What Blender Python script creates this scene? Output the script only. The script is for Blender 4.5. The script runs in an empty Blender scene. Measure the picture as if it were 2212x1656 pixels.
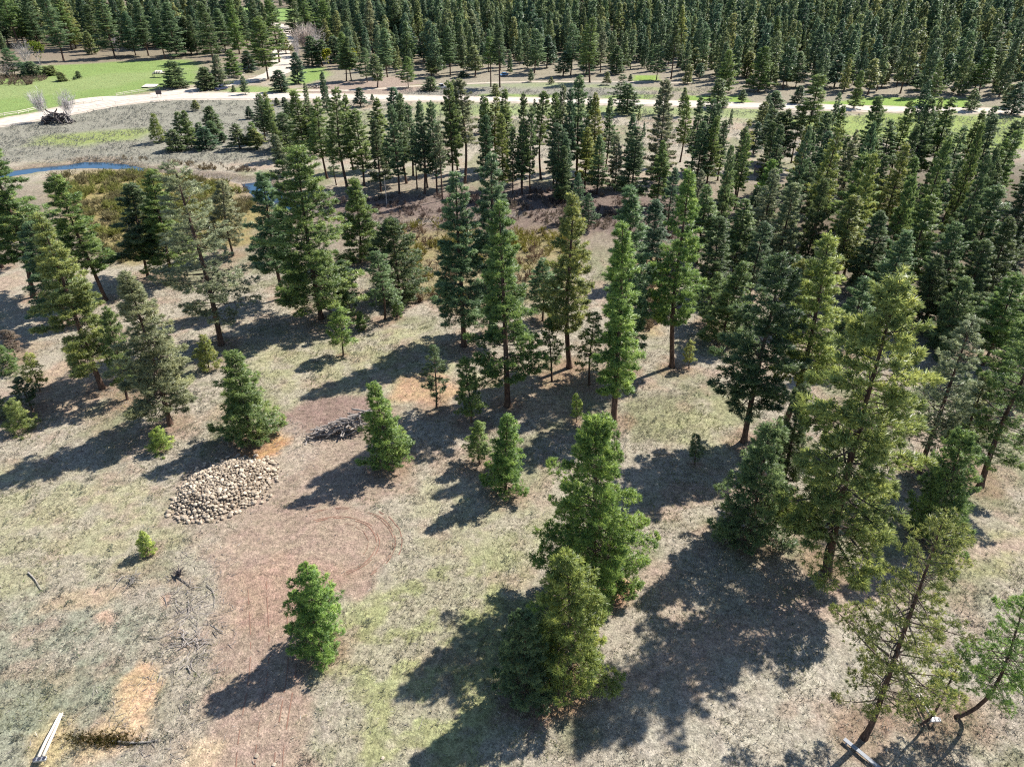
import bpy, math, random
import numpy as np
from mathutils import Vector, Matrix, Euler

# ------------------------------------------------------------ camera, world, sun, exposure
SC = bpy.context.scene
PITCH, FOC, CAMH = 32.0, 1536.0, 55.0
PW, PH, CX, CY = 2212.0, 1656.0, 1106.0, 828.0
cam_d = bpy.data.cameras.new("camera")
cam = bpy.data.objects.new("camera", cam_d)
SC.collection.objects.link(cam)
cam.location = (0, 0, CAMH)
cam.rotation_euler = (math.radians(90 - PITCH), 0, 0)
cam_d.sensor_fit = 'HORIZONTAL'
cam_d.angle = 2 * math.atan(CX / FOC)
cam_d.clip_start = 0.5
cam_d.clip_end = 6000
SC.camera = cam

SUN_AZ, SUN_EL = math.radians(54.0), math.radians(46.0)   # azimuth from +Y towards +X
world = bpy.data.worlds.new("World")
SC.world = world
world.use_nodes = True
wn = world.node_tree
sky = wn.nodes.new('ShaderNodeTexSky')
sky.sky_type = 'NISHITA'
sky.sun_disc = False
sky.sun_elevation = SUN_EL
sky.sun_rotation = SUN_AZ
sky.altitude = 1200
sky.air_density = 1.0
sky.dust_density = 0.6
bg = wn.nodes['Background']
bg.inputs['Strength'].default_value = 0.095
wn.links.new(sky.outputs[0], bg.inputs['Color'])
sun_d = bpy.data.lights.new("sun", 'SUN')
sun_d.energy = 5.0
sun_d.angle = math.radians(0.55)
sun_d.color = (1.0, 0.955, 0.88)
sun = bpy.data.objects.new("sun", sun_d)
SC.collection.objects.link(sun)
sdir = Vector((math.sin(SUN_AZ) * math.cos(SUN_EL), math.cos(SUN_AZ) * math.cos(SUN_EL), math.sin(SUN_EL)))
sun.rotation_euler = sdir.to_track_quat('Z', 'Y').to_euler()
SC.view_settings.view_transform = 'Standard'
SC.view_settings.look = 'None'
SC.view_settings.exposure = 0.95
SC.view_settings.gamma = 1
SC.cycles.max_bounces = 5
SC.cycles.use_denoising = False
SC.cycles.filter_width = 1.15
SC.cycles.diffuse_bounces = 3
SC.cycles.transparent_max_bounces = 8

random.seed(11)
R = random.Random(5)
C = SC.collection

# ------------------------------------------------------------ terrain and projection helpers
def hsh(ix, iy, s):
    n = (ix.astype(np.int64) * 374761393 + iy.astype(np.int64) * 668265263 + s * 1274126177) & 0x7fffffff
    n = ((n ^ (n >> 13)) * 1274126177) & 0x7fffffff
    return ((n ^ (n >> 16)) & 0xffff) / 65535.0
def noise(x, y, sc, s=0):
    x = np.asarray(x, float) / sc; y = np.asarray(y, float) / sc
    ix = np.floor(x); iy = np.floor(y)
    fx = x - ix; fy = y - iy
    fx = fx * fx * (3 - 2 * fx); fy = fy * fy * (3 - 2 * fy)
    a = hsh(ix, iy, s); b = hsh(ix + 1, iy, s); c = hsh(ix, iy + 1, s); d = hsh(ix + 1, iy + 1, s)
    return (a * (1 - fx) + b * fx) * (1 - fy) + (c * (1 - fx) + d * fx) * fy
def fbm(x, y, sc, s=0, o=4):
    t = 0; a = .5; w = 0
    for k in range(o):
        t = t + a * noise(x, y, sc / 2 ** k, s + 17 * k); w += a; a *= .55
    return t / w
def sstep(a, b, v):
    t = np.clip((v - a) / (b - a), 0, 1)
    return t * t * (3 - 2 * t)
def ray(px, py):
    s, c = math.sin(math.radians(PITCH)), math.cos(math.radians(PITCH))
    u = (px - CX) / FOC; v = (py - CY) / FOC
    return (u, c - v * s, -s - v * c)
def hill(x, y):
    h = sstep(430, 1500, y) * 75 * sstep(-150, 250, x + 0.1 * (y - 430))
    return h
def G(px, py, z=0.0):
    """ground point seen at a point of the photograph (given on a 2212 x 1656 grid)"""
    r = ray(px, py)
    if r[2] > -0.01: r = (r[0], r[1], -0.01)
    t = (z - CAMH) / r[2]
    for k in range(12):
        hz = float(hill(np.array(r[0] * t), np.array(r[1] * t))) + z
        t = 0.5 * t + 0.5 * (hz - CAMH) / r[2]
    return (r[0] * t, r[1] * t)
def project(x, y, z):
    s, c = math.sin(math.radians(PITCH)), math.cos(math.radians(PITCH))
    dz = z - CAMH
    dep = y * c - dz * s
    return CX + FOC * x / dep, CY - FOC * (y * s + dz * c) / dep, dep
def GP(pts): return [G(*p) for p in pts]

CREEK_P = [(-120, 385), (17, 372), (93, 362), (174, 355), (250, 356), (317, 364), (400, 372), (500, 384), (548, 390),
           (570, 415), (592, 432), (650, 448), (720, 461), (800, 474), (890, 478), (965, 470), (1060, 470), (1120, 462)]
CREEK_W = [2.6, 3.2, 3.4, 4.0, 3.0, 1.5, 1.2, 2.0, 3.8, 3.8, 2.6, 2.5, 1.8, 1.6] + [1.3] * 3
CREEK = GP(CREEK_P)
CREEK_W += [1.3] * (len(CREEK) - len(CREEK_W))
def seg_dist(X, Y, pts, ws=None):
    best = np.full(X.shape, 1e9); bw = np.ones(X.shape)
    for i in range(len(pts) - 1):
        x0, y0 = pts[i]; x1, y1 = pts[i + 1]
        dx, dy = x1 - x0, y1 - y0
        t = np.clip(((X - x0) * dx + (Y - y0) * dy) / (dx * dx + dy * dy + 1e-9), 0, 1)
        d = np.hypot(X - x0 - t * dx, Y - y0 - t * dy)
        m = d < best
        best = np.where(m, d, best)
        if ws is not None: bw = np.where(m, ws[i] * (1 - t) + ws[i + 1] * t, bw)
    return (best, bw) if ws is not None else best
def terrain(X, Y):
    X = np.asarray(X, float); Y = np.asarray(Y, float)
    z = hill(X, Y)
    near = 1 - sstep(150, 200, Y)
    z = z + near * (0.5 * (fbm(X, Y, 14, 3, 3) - .5) + 0.10 * (fbm(X, Y, 1.6, 9, 2) - .5))
    d, w = seg_dist(X, Y, CREEK, CREEK_W)
    wob = 1 + 1.3 * (fbm(X, Y, 6, 77, 2) - .5)
    z = z - 1.3 * (1 - sstep(0.35, 1.5, d / (w * wob)))
    return z
def tz(x, y): return float(terrain(np.array([x]), np.array([y]))[0])
WATER_Z = -0.55

# ------------------------------------------------------------ materials
def mat(name, rough=0.9, spec=0.2):
    m = bpy.data.materials.new(name); m.use_nodes = True
    b = m.node_tree.nodes['Principled BSDF']
    b.inputs['Roughness'].default_value = rough
    b.inputs['Specular IOR Level'].default_value = spec
    return m, m.node_tree, b
def N(nt, t, **kw):
    n = nt.nodes.new(t)
    for k, v in kw.items():
        if k in n.inputs.keys() if hasattr(n.inputs, 'keys') else False: n.inputs[k].default_value = v
        else: setattr(n, k, v)
    return n
def noisy(name, c0, c1, scale=3.0, rough=0.9, spec=0.2, bump=0.0, obj_rand=0.0, stretch=None, metallic=0):
    """two-tone noise material in object space, with bump"""
    m, nt, b = mat(name, rough, spec)
    L = nt.links
    tc = nt.nodes.new('ShaderNodeTexCoord')
    mp = nt.nodes.new('ShaderNodeMapping')
    if stretch: mp.inputs['Scale'].default_value = stretch
    L.new(tc.outputs['Object'], mp.inputs['Vector'])
    nz = nt.nodes.new('ShaderNodeTexNoise'); nz.inputs['Scale'].default_value = scale
    nz.inputs['Detail'].default_value = 5
    L.new(mp.outputs[0], nz.inputs['Vector'])
    cr = nt.nodes.new('ShaderNodeValToRGB')
    cr.color_ramp.elements[0].position = .32; cr.color_ramp.elements[0].color = (*c0, 1)
    cr.color_ramp.elements[1].position = .68; cr.color_ramp.elements[1].color = (*c1, 1)
    L.new(nz.outputs['Fac'], cr.inputs[0])
    src = cr.outputs[0]
    if obj_rand:
        oi = nt.nodes.new('ShaderNodeObjectInfo')
        hs = nt.nodes.new('ShaderNodeHueSaturation')
        mr = nt.nodes.new('ShaderNodeMapRange')
        mr.inputs['To Min'].default_value = 1 - obj_rand; mr.inputs['To Max'].default_value = 1 + obj_rand
        L.new(oi.outputs['Random'], mr.inputs['Value'])
        L.new(mr.outputs[0], hs.inputs['Value']); L.new(src, hs.inputs['Color'])
        src = hs.outputs[0]
    L.new(src, b.inputs['Base Color'])
    b.inputs['Metallic'].default_value = metallic
    if bump:
        bp = nt.nodes.new('ShaderNodeBump'); bp.inputs['Strength'].default_value = bump
        L.new(nz.outputs['Fac'], bp.inputs['Height']); L.new(bp.outputs[0], b.inputs['Normal'])
    return m

def foliage_mat(name, use_obj=True, ramp=None, transl=0.38, rough=0.45):
    """needles or leaves: colour of the tree (object colour) varied per clump by the 'tone' attribute"""
    m, nt, b = mat(name, rough, 0.4)
    L = nt.links
    at = nt.nodes.new('ShaderNodeAttribute'); at.attribute_name = 'tone'
    oi = nt.nodes.new('ShaderNodeObjectInfo')
    if use_obj:
        col = oi.outputs['Color']
    else:
        cr = nt.nodes.new('ShaderNodeValToRGB')
        cr.color_ramp.interpolation = 'LINEAR'
        els = cr.color_ramp.elements
        els[0].color = (*ramp[0], 1); els[1].color = (*ramp[-1], 1)
        for i, c in enumerate(ramp[1:-1]):
            e = els.new((i + 1) / (len(ramp) - 1)); e.color = (*c, 1)
        L.new(oi.outputs['Random'], cr.inputs[0])
        col = cr.outputs[0]
    mr = nt.nodes.new('ShaderNodeMapRange')
    mr.inputs['To Min'].default_value = 0.75; mr.inputs['To Max'].default_value = 2.7
    L.new(at.outputs['Fac'], mr.inputs['Value'])
    hs = nt.nodes.new('ShaderNodeHueSaturation')
    mh = nt.nodes.new('ShaderNodeMapRange')
    mh.inputs['To Min'].default_value = 0.525; mh.inputs['To Max'].default_value = 0.475
    L.new(at.outputs['Fac'], mh.inputs['Value'])
    L.new(mh.outputs[0], hs.inputs['Hue'])
    L.new(mr.outputs[0], hs.inputs['Value']); L.new(col, hs.inputs['Color'])
    L.new(hs.outputs[0], b.inputs['Base Color'])
    an = nt.nodes.new('ShaderNodeAttribute'); an.attribute_name = 'nv'
    vt = nt.nodes.new('ShaderNodeVectorTransform'); vt.vector_type = 'NORMAL'; vt.convert_from = 'OBJECT'; vt.convert_to = 'WORLD'
    ge = nt.nodes.new('ShaderNodeNewGeometry')
    s1 = nt.nodes.new('ShaderNodeVectorMath'); s1.operation = 'SCALE'; s1.inputs['Scale'].default_value = 1.25
    s2 = nt.nodes.new('ShaderNodeVectorMath'); s2.operation = 'ADD'
    s3 = nt.nodes.new('ShaderNodeVectorMath'); s3.operation = 'NORMALIZE'
    L.new(an.outputs['Vector'], vt.inputs[0]); L.new(vt.outputs[0], s1.inputs[0]); L.new(s1.outputs[0], s2.inputs[0])
    L.new(ge.outputs['Normal'], s2.inputs[1]); L.new(s2.outputs[0], s3.inputs[0]); L.new(s3.outputs[0], b.inputs['Normal'])
    tr = nt.nodes.new('ShaderNodeBsdfTranslucent')
    br = nt.nodes.new('ShaderNodeBrightContrast')
    hs2 = nt.nodes.new('ShaderNodeHueSaturation'); hs2.inputs['Value'].default_value = 1.4; hs2.inputs['Hue'].default_value = 0.485
    L.new(hs.outputs[0], hs2.inputs['Color']); L.new(hs2.outputs[0], tr.inputs['Color'])
    nt.nodes.remove(br)
    mx = nt.nodes.new('ShaderNodeMixShader'); mx.inputs[0].default_value = transl
    out = nt.nodes['Material Output']
    L.new(b.outputs[0], mx.inputs[1]); L.new(tr.outputs[0], mx.inputs[2]); L.new(mx.outputs[0], out.inputs['Surface'])
    return m
def vcol_mat(name, rough=0.9, transl=0.0, attr='col'):
    m, nt, b = mat(name, rough, 0.15)
    at = nt.nodes.new('ShaderNodeAttribute'); at.attribute_name = attr
    nt.links.new(at.outputs['Color'], b.inputs['Base Color'])
    if transl:
        tr = nt.nodes.new('ShaderNodeBsdfTranslucent'); nt.links.new(at.outputs['Color'], tr.inputs['Color'])
        mx = nt.nodes.new('ShaderNodeMixShader'); mx.inputs[0].default_value = transl
        nt.links.new(b.outputs[0], mx.inputs[1]); nt.links.new(tr.outputs[0], mx.inputs[2])
        nt.links.new(mx.outputs[0], nt.nodes['Material Output'].inputs['Surface'])
    return m

M_BARK = noisy('pine_bark', (.045, .030, .024), (.16, .10, .075), 2.2, .95, .1, .6, .15, (3, 3, .7))
M_LIMB = noisy('limb_bark', (.07, .055, .045), (.15, .12, .10), 3, .95, .1)
M_NEEDLE = foliage_mat('pine_needles')
M_LEAF = foliage_mat('leaves', transl=.4)
M_PALEBARK = noisy('pale_bark', (.30, .28, .26), (.48, .45, .42), 3, .9, .1, .2)
M_GREYWOOD = noisy('weathered_wood', (.13, .115, .10), (.34, .31, .28), 4, .9, .15, .4, .3, (.5, 4, 4))
M_PEELED = noisy('peeled_wood', (.52, .45, .36), (.72, .66, .56), 3, .7, .2, .2, .08, (.3, 5, 5))
M_DARKWOOD = noisy('charred_wood', (.03, .027, .03), (.13, .11, .11), 3, .9, .15, .4, .3, (.5, 4, 4))

# ------------------------------------------------------------ mesh helpers
def tag(o, label=None, cat=None, group=None, kind=None):
    if label: o['label'] = label
    if cat: o['category'] = cat
    if group: o['group'] = group
    if kind: o['kind'] = kind
    return o
def link(name, me, parent=None, loc=None):
    o = bpy.data.objects.new(name, me); C.objects.link(o)
    if parent is not None: o.parent = parent
    if loc is not None: o.location = loc
    return o
def empty(name, loc=(0, 0, 0), rz=0.0):
    o = bpy.data.objects.new(name, None); C.objects.link(o)
    o.location = loc; o.rotation_euler = (0, 0, rz); o.empty_display_size = .5
    return o
def np_mesh(name, V, F, mats, attrs=None, fmat=None, smooth=False):
    """V (n,3), F (m,3) or (m,4) index arrays"""
    me = bpy.data.meshes.new(name)
    V = np.asarray(V, np.float32); F = np.asarray(F, np.int32)
    me.vertices.add(len(V)); me.vertices.foreach_set('co', V.ravel())
    k = F.shape[1]
    me.loops.add(F.size); me.loops.foreach_set('vertex_index', F.ravel())
    me.polygons.add(len(F))
    me.polygons.foreach_set('loop_start', np.arange(0, F.size, k, dtype=np.int32))
    if smooth: me.polygons.foreach_set('use_smooth', np.ones(len(F), bool))
    for m in mats: me.materials.append(m)
    if fmat is not None: me.polygons.foreach_set('material_index', np.asarray(fmat, np.int32))
    for an, (ty, arr) in (attrs or {}).items():
        a = me.attributes.new(an, ty, 'POINT')
        if ty == 'FLOAT_VECTOR': a.data.foreach_set('vector', np.asarray(arr, np.float32).ravel())
        elif ty == 'FLOAT': a.data.foreach_set('value', np.asarray(arr, np.float32).ravel())
        else: a.data.foreach_set('color', np.asarray(arr, np.float32).ravel())
    me.update(calc_edges=True); me.validate()
    return me
class MB:
    """collects tubes and boxes, all as quads/tris"""
    def __init__(s): s.v = []; s.f = []
    def tube(s, pts, rads, n=6, cap=True):
        base = len(s.v)
        pts = [Vector(p) for p in pts]
        prev = None
        for i, p in enumerate(pts):
            d = (pts[min(i + 1, len(pts) - 1)] - pts[max(i - 1, 0)])
            if d.length < 1e-6: d = Vector((0, 0, 1))
            d.normalize()
            a = Vector((1, 0, 0)) if abs(d.x) < .8 else Vector((0, 1, 0))
            if prev is not None: a = prev
            u = (a - d * a.dot(d)).normalized(); prev = u
            w = d.cross(u)
            for k in range(n):
                t = 2 * math.pi * k / n
                s.v.append(p + (u * math.cos(t) + w * math.sin(t)) * rads[i])
        for i in range(len(pts) - 1):
            for k in range(n):
                a = base + i * n + k; b = base + i * n + (k + 1) % n
                s.f.append((a, b, b + n, a + n))
        if cap:
            s.f.append(tuple(base + k for k in range(n))[::-1])
            s.f.append(tuple(base + (len(pts) - 1) * n + k for k in range(n)))
        return s
    def box(s, c, size, rot=None, bev=0.0):
        hx, hy, hz = [q / 2 for q in size]
        b = bev or 0
        base = len(s.v)
        rot = rot or Matrix.Identity(3)
        c = Vector(c)
        if b <= 0:
            for x in (-hx, hx):
                for y in (-hy, hy):
                    for z in (-hz, hz): s.v.append(c + rot @ Vector((x, y, z)))
            for q in ((0, 1, 3, 2), (4, 6, 7, 5), (0, 4, 5, 1), (2, 3, 7, 6), (0, 2, 6, 4), (1, 5, 7, 3)):
                s.f.append(tuple(base + i for i in q))
        else:   # chamfered footprint
            ring = [(-hx + b, -hy), (hx - b, -hy), (hx, -hy + b), (hx, hy - b), (hx - b, hy), (-hx + b, hy), (-hx, hy - b), (-hx, -hy + b)]
            lv = [(-hz, 1), (hz - b, 1), (hz, 1 - b / max(hx, hy))]
            for z, k in lv:
                for x, y in ring: s.v.append(c + rot @ Vector((x * k, y * k, z)))
            for i in range(2):
                for k in range(8):
                    a = base + i * 8 + k; d = base + i * 8 + (k + 1) % 8
                    s.f.append((a, d, d + 8, a + 8))
            s.f.append(tuple(base + k for k in range(8))[::-1]); s.f.append(tuple(base + 16 + k for k in range(8)))
        return s
    def prism(s, outline, y0, y1, rot=None, c=(0, 0, 0)):
        """outline in x,z extruded along y"""
        base = len(s.v); n = len(outline); c = Vector(c); rot = rot or Matrix.Identity(3)
        for y in (y0, y1):
            for x, z in outline: s.v.append(c + rot @ Vector((x, y, z)))
        for k in range(n):
            s.f.append((base + k, base + (k + 1) % n, base + n + (k + 1) % n, base + n + k))
        s.f.append(tuple(base + k for k in range(n))[::-1]); s.f.append(tuple(base + n + k for k in range(n)))
        return s
    def mesh(s, name, m, smooth=False):
        me = bpy.data.meshes.new(name)
        me.from_pydata([tuple(q) for q in s.v], [], s.f); me.materials.append(m)
        if smooth: me.polygons.foreach_set('use_smooth', [True] * len(me.polygons))
        me.update(); return me
    def build(s, name, m, parent=None, loc=None, smooth=False):
        return link(name, s.mesh(name, m, smooth), parent, loc)

# ------------------------------------------------------------ ground: zones of the clearing, meadow, sage flat
def band(P):    # polygon given on the photograph's grid -> world polygon
    return np.array(GP(P))
def poly_sd(X, Y, poly):
    """signed distance, positive inside"""
    n = len(poly); inside = np.zeros(X.shape, bool); best = np.full(X.shape, 1e9)
    for i in range(n):
        x0, y0 = poly[i]; x1, y1 = poly[(i + 1) % n]
        c = ((y0 > Y) != (y1 > Y)) & (X < (x1 - x0) * (Y - y0) / ((y1 - y0) or 1e-9) + x0)
        inside ^= c
        dx, dy = x1 - x0, y1 - y0
        t = np.clip(((X - x0) * dx + (Y - y0) * dy) / (dx * dx + dy * dy + 1e-9), 0, 1)
        best = np.minimum(best, np.hypot(X - x0 - t * dx, Y - y0 - t * dy))
    return np.where(inside, best, -best)
def pmask(X, Y, poly, soft=1.0, wob=1.0, s=0, nsc=3.0):
    poly = np.asarray(poly); out = np.zeros(X.shape)
    mg = soft + wob + 1
    sel = (X > poly[:, 0].min() - mg) & (X < poly[:, 0].max() + mg) & (Y > poly[:, 1].min() - mg) & (Y < poly[:, 1].max() + mg)
    if not sel.any(): return out
    x, y = X[sel], Y[sel]
    d = poly_sd(x, y, poly) + wob * 2 * (fbm(x, y, nsc, s, 3) - .5)
    out[sel] = sstep(-soft, soft, d)
    return out

TAN = (.315, .275, .215)
ZONES = [  # polygon, colour, strength, softness, wobble, noise scale (later wins)
    # broad character of the land
    ([(-400, 560), (2700, 560), (2700, 380), (-400, 400)], (.19, .155, .115), .7, 8, 8, 12),
    ([(130, 372), (330, 366), (560, 395), (600, 440), (560, 520), (250, 575), (150, 480)], (.24, .19, .075), .8, 3, 4, 5),
    ([(860, 470), (1010, 470), (1240, 480), (1240, 640), (1000, 680), (860, 640)], (.22, .18, .08), .7, 3, 4, 5),
    ([(-400, 345), (-400, 236), (0, 262), (330, 212), (640, 214), (640, 300), (590, 350), (300, 352)], (.215, .205, .165), .95, 4, 3, 8),
    ([(70, 315), (90, 296), (200, 284), (330, 277), (300, 300), (180, 318)], (.22, .26, .075), .8, 4, 4, 8),
    ([(560, 250), (860, 235), (1000, 260), (900, 310), (640, 330)], (.22, .23, .13), .7, 4, 4, 8),
    ([(640, 212), (860, 208), (2300, 232), (2300, 130), (1700, 120), (1000, 130), (640, 160)], (.235, .205, .155), .9, 6, 5, 10),
    ([(860, 206), (1400, 214), (1380, 175), (1080, 178), (870, 190)], (.215, .205, .17), .8, 5, 5, 8),
    ([(640, 206), (860, 208), (950, 185), (860, 165), (700, 178)], (.27, .20, .165), .8, 4, 4, 8),
    ([(-300, 262), (-300, 175), (60, 160), (83, 142), (400, 128), (432, 136), (440, 180), (340, 192), (250, 210), (150, 224), (90, 240), (0, 258)], (.175, .235, .075), 1, 4, 3, 12),
    ([(-200, 225), (150, 205), (400, 160), (400, 150), (100, 170), (-200, 190)], (.21, .25, .10), .8, 6, 10, 12),
    ([(484, 202), (600, 199), (600, 190), (540, 186), (490, 192)], (.20, .25, .09), 1, 3, 2, 6),
    ([(610, 184), (640, 152), (700, 146), (710, 166), (668, 180)], (.18, .25, .075), 1, 3, 3, 6),
    ([(610, 202), (668, 202), (668, 192), (610, 190)], (.20, .24, .09), .9, 3, 3, 6),
    ([(40, 45), (640, 48), (660, 18), (40, 12)], (.18, .26, .08), 1, 12, 10, 30),
    ([(1010, 214), (1210, 216), (1200, 205), (1040, 203)], (.20, .26, .08), .9, 2, 2.5, 6),
    ([(1300, 217), (1400, 219), (1420, 205), (1310, 206)], (.20, .26, .08), .85, 2, 2.5, 6),
    ([(1463, 220), (1640, 224), (1600, 207), (1480, 206)], (.185, .27, .06), .95, 2, 2, 6),
    ([(1365, 174), (1425, 174), (1420, 162), (1370, 163)], (.19, .27, .06), .95, 2, 2, 6),
    ([(1700, 230), (1907, 232), (2110, 236), (2095, 214), (1907, 210), (1760, 222)], (.19, .275, .06), .95, 2, 2, 6),
    ([(1560, 262), (1900, 246), (2300, 254), (2300, 320), (2080, 330), (1900, 300), (1700, 270)], (.215, .27, .075), .9, 4, 4, 8),
    ([(900, 250), (1460, 250), (1700, 262), (1640, 236), (900, 222)], (.21, .26, .10), .8, 4, 3, 8),
    ([(900, 185), (1300, 190), (1500, 200), (1480, 192), (1200, 180)], (.22, .27, .10), .5, 4, 5, 8),
    ([(560, 440), (700, 430), (1260, 400), (1500, 440), (1500, 540), (1240, 500), (900, 500), (640, 470)], (.155, .115, .10), .85, 3, 4, 5),  # purple-brown brush ground of the belt, its shade mixed into the colour
    # near clearing
    ([(-200, 1000), (-200, 1300), (200, 1250), (420, 1180), (420, 1120), (330, 1050), (150, 1020)], (.30, .285, .165), .7, 3, 3, 5),
    ([(500, 760), (900, 700), (1100, 840), (960, 860), (760, 850), (560, 900)], (.28, .27, .15), .7, 3, 3, 4),
    ([(700, 1656), (700, 1500), (690, 1400), (740, 1330), (900, 1220), (1170, 1150), (1100, 1500), (1080, 1800), (700, 1800)], (.255, .265, .115), .8, 3, 3.5, 4),
    ([(880, 1040), (1180, 1000), (1190, 1180), (1000, 1230), (880, 1180)], (.30, .285, .175), .7, 3, 3, 4),
    ([(1380, 880), (1600, 840), (1580, 1000), (1450, 960)], (.28, .27, .15), .7, 3, 3, 4),
    ([(1300, 1656), (1500, 1400), (1800, 1350), (2212, 1300), (2300, 1800), (1200, 1800)], (.35, .315, .255), .8, 3, 3, 4),
    ([(2060, 1150), (2400, 1050), (2400, 1280), (2100, 1230)], (.30, .28, .14), .7, 2, 2, 4),
    ([(-200, 1330), (200, 1290), (330, 1340), (330, 1480), (130, 1656), (-200, 1800)], (.235, .245, .18), .75, 2.5, 2.5, 3),
    # bare soil
    ([(425, 1700), (460, 1540), (480, 1420), (475, 1300), (455, 1180), (560, 1105), (640, 1080), (760, 1075), (840, 1120), (850, 1200), (800, 1260), (730, 1290),
      (705, 1340), (680, 1400), (660, 1480), (650, 1580), (690, 1700)], (.30, .222, .170), .95, 1.0, 2.2, 3),
    ([(350, 1130), (380, 1060), (430, 1000), (560, 985), (590, 900), (700, 860), (800, 850), (900, 960), (880, 1060), (760, 1080), (620, 1090), (560, 1150)], (.285, .215, .165), .85, 1.5, 1.6, 3),
    ([(610, 900), (680, 860), (800, 855), (800, 900), (700, 935), (640, 940)], (.215, .15, .125), .9, 1.0, 1.0, 3),
    ([(560, 1010), (620, 900), (690, 950), (680, 990), (600, 1040)], (.34, .285, .225), .6, 1.2, 1.0, 2),
    ([(500, 1250), (600, 1200), (790, 1230), (730, 1280), (640, 1360), (500, 1350)], (.315, .205, .15), .6, 1.5, 1.5, 3),
    ([(250, 1545), (262, 1460), (300, 1430), (345, 1440), (345, 1480), (310, 1555)], (.46, .31, .19), .95, .6, .8, 1.5),
    ([(150, 1600), (220, 1555), (330, 1545), (300, 1600), (240, 1640), (170, 1650)], (.45, .32, .20), .85, .8, .9, 1.5),
    ([(60, 1600), (120, 1540), (150, 1560), (130, 1700), (60, 1700)], (.42, .32, .17), .75, .8, .9, 1.5),
    ([(380, 1656), (420, 1590), (480, 1600), (470, 1700), (380, 1700)], (.46, .34, .23), .8, .8, .8, 1.5),
    ([(205, 1330), (240, 1310), (245, 1345), (215, 1360)], (.42, .27, .20), .8, .5, .5, 1),
    ([(345, 1288), (370, 1280), (365, 1310), (350, 1312)], (.42, .26, .19), .8, .4, .4, 1),
    ([(90, 1290), (200, 1270), (330, 1250), (210, 1310), (60, 1330)], (.37, .27, .18), .7, .9, .9, 2),
    ([(835, 868), (860, 815), (950, 808), (1010, 850), (940, 878)], (.36, .235, .145), .9, .9, .8, 2),
    ([(505, 985), (540, 940), (590, 925), (625, 945), (600, 980), (545, 1000)], (.36, .20, .10), .9, .8, .7, 1.5),
    ([(1275, 1290), (1280, 1240), (1340, 1230), (1370, 1270), (1330, 1330)], (.37, .20, .115), .9, .9, .8, 1.5),
    ([(1170, 1480), (1240, 1400), (1300, 1460), (1250, 1540), (1150, 1560)], (.33, .20, .115), .85, 1, .8, 1.5),
    ([(1270, 1545), (1300, 1480), (1440, 1395), (1640, 1335), (1800, 1262), (1980, 1200), (2230, 1150), (2230, 1180), (2000, 1235), (1830, 1330), (1660, 1400), (1460, 1450), (1330, 1545)], (.325, .25, .195), .85, .9, .9, 2),
    ([(1060, 800), (1250, 770), (1330, 850), (1150, 900), (1050, 890)], (.31, .23, .15), .6, 1.5, 1.4, 2),
    ([(60, 820), (200, 740), (240, 830), (180, 900), (60, 910)], (.32, .235, .165), .7, 2, 1.5, 3),
    ([(1360, 720), (1380, 560), (1440, 540), (1440, 640), (1420, 720)], (.36, .25, .14), .7, 2, 2, 3),
]
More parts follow.
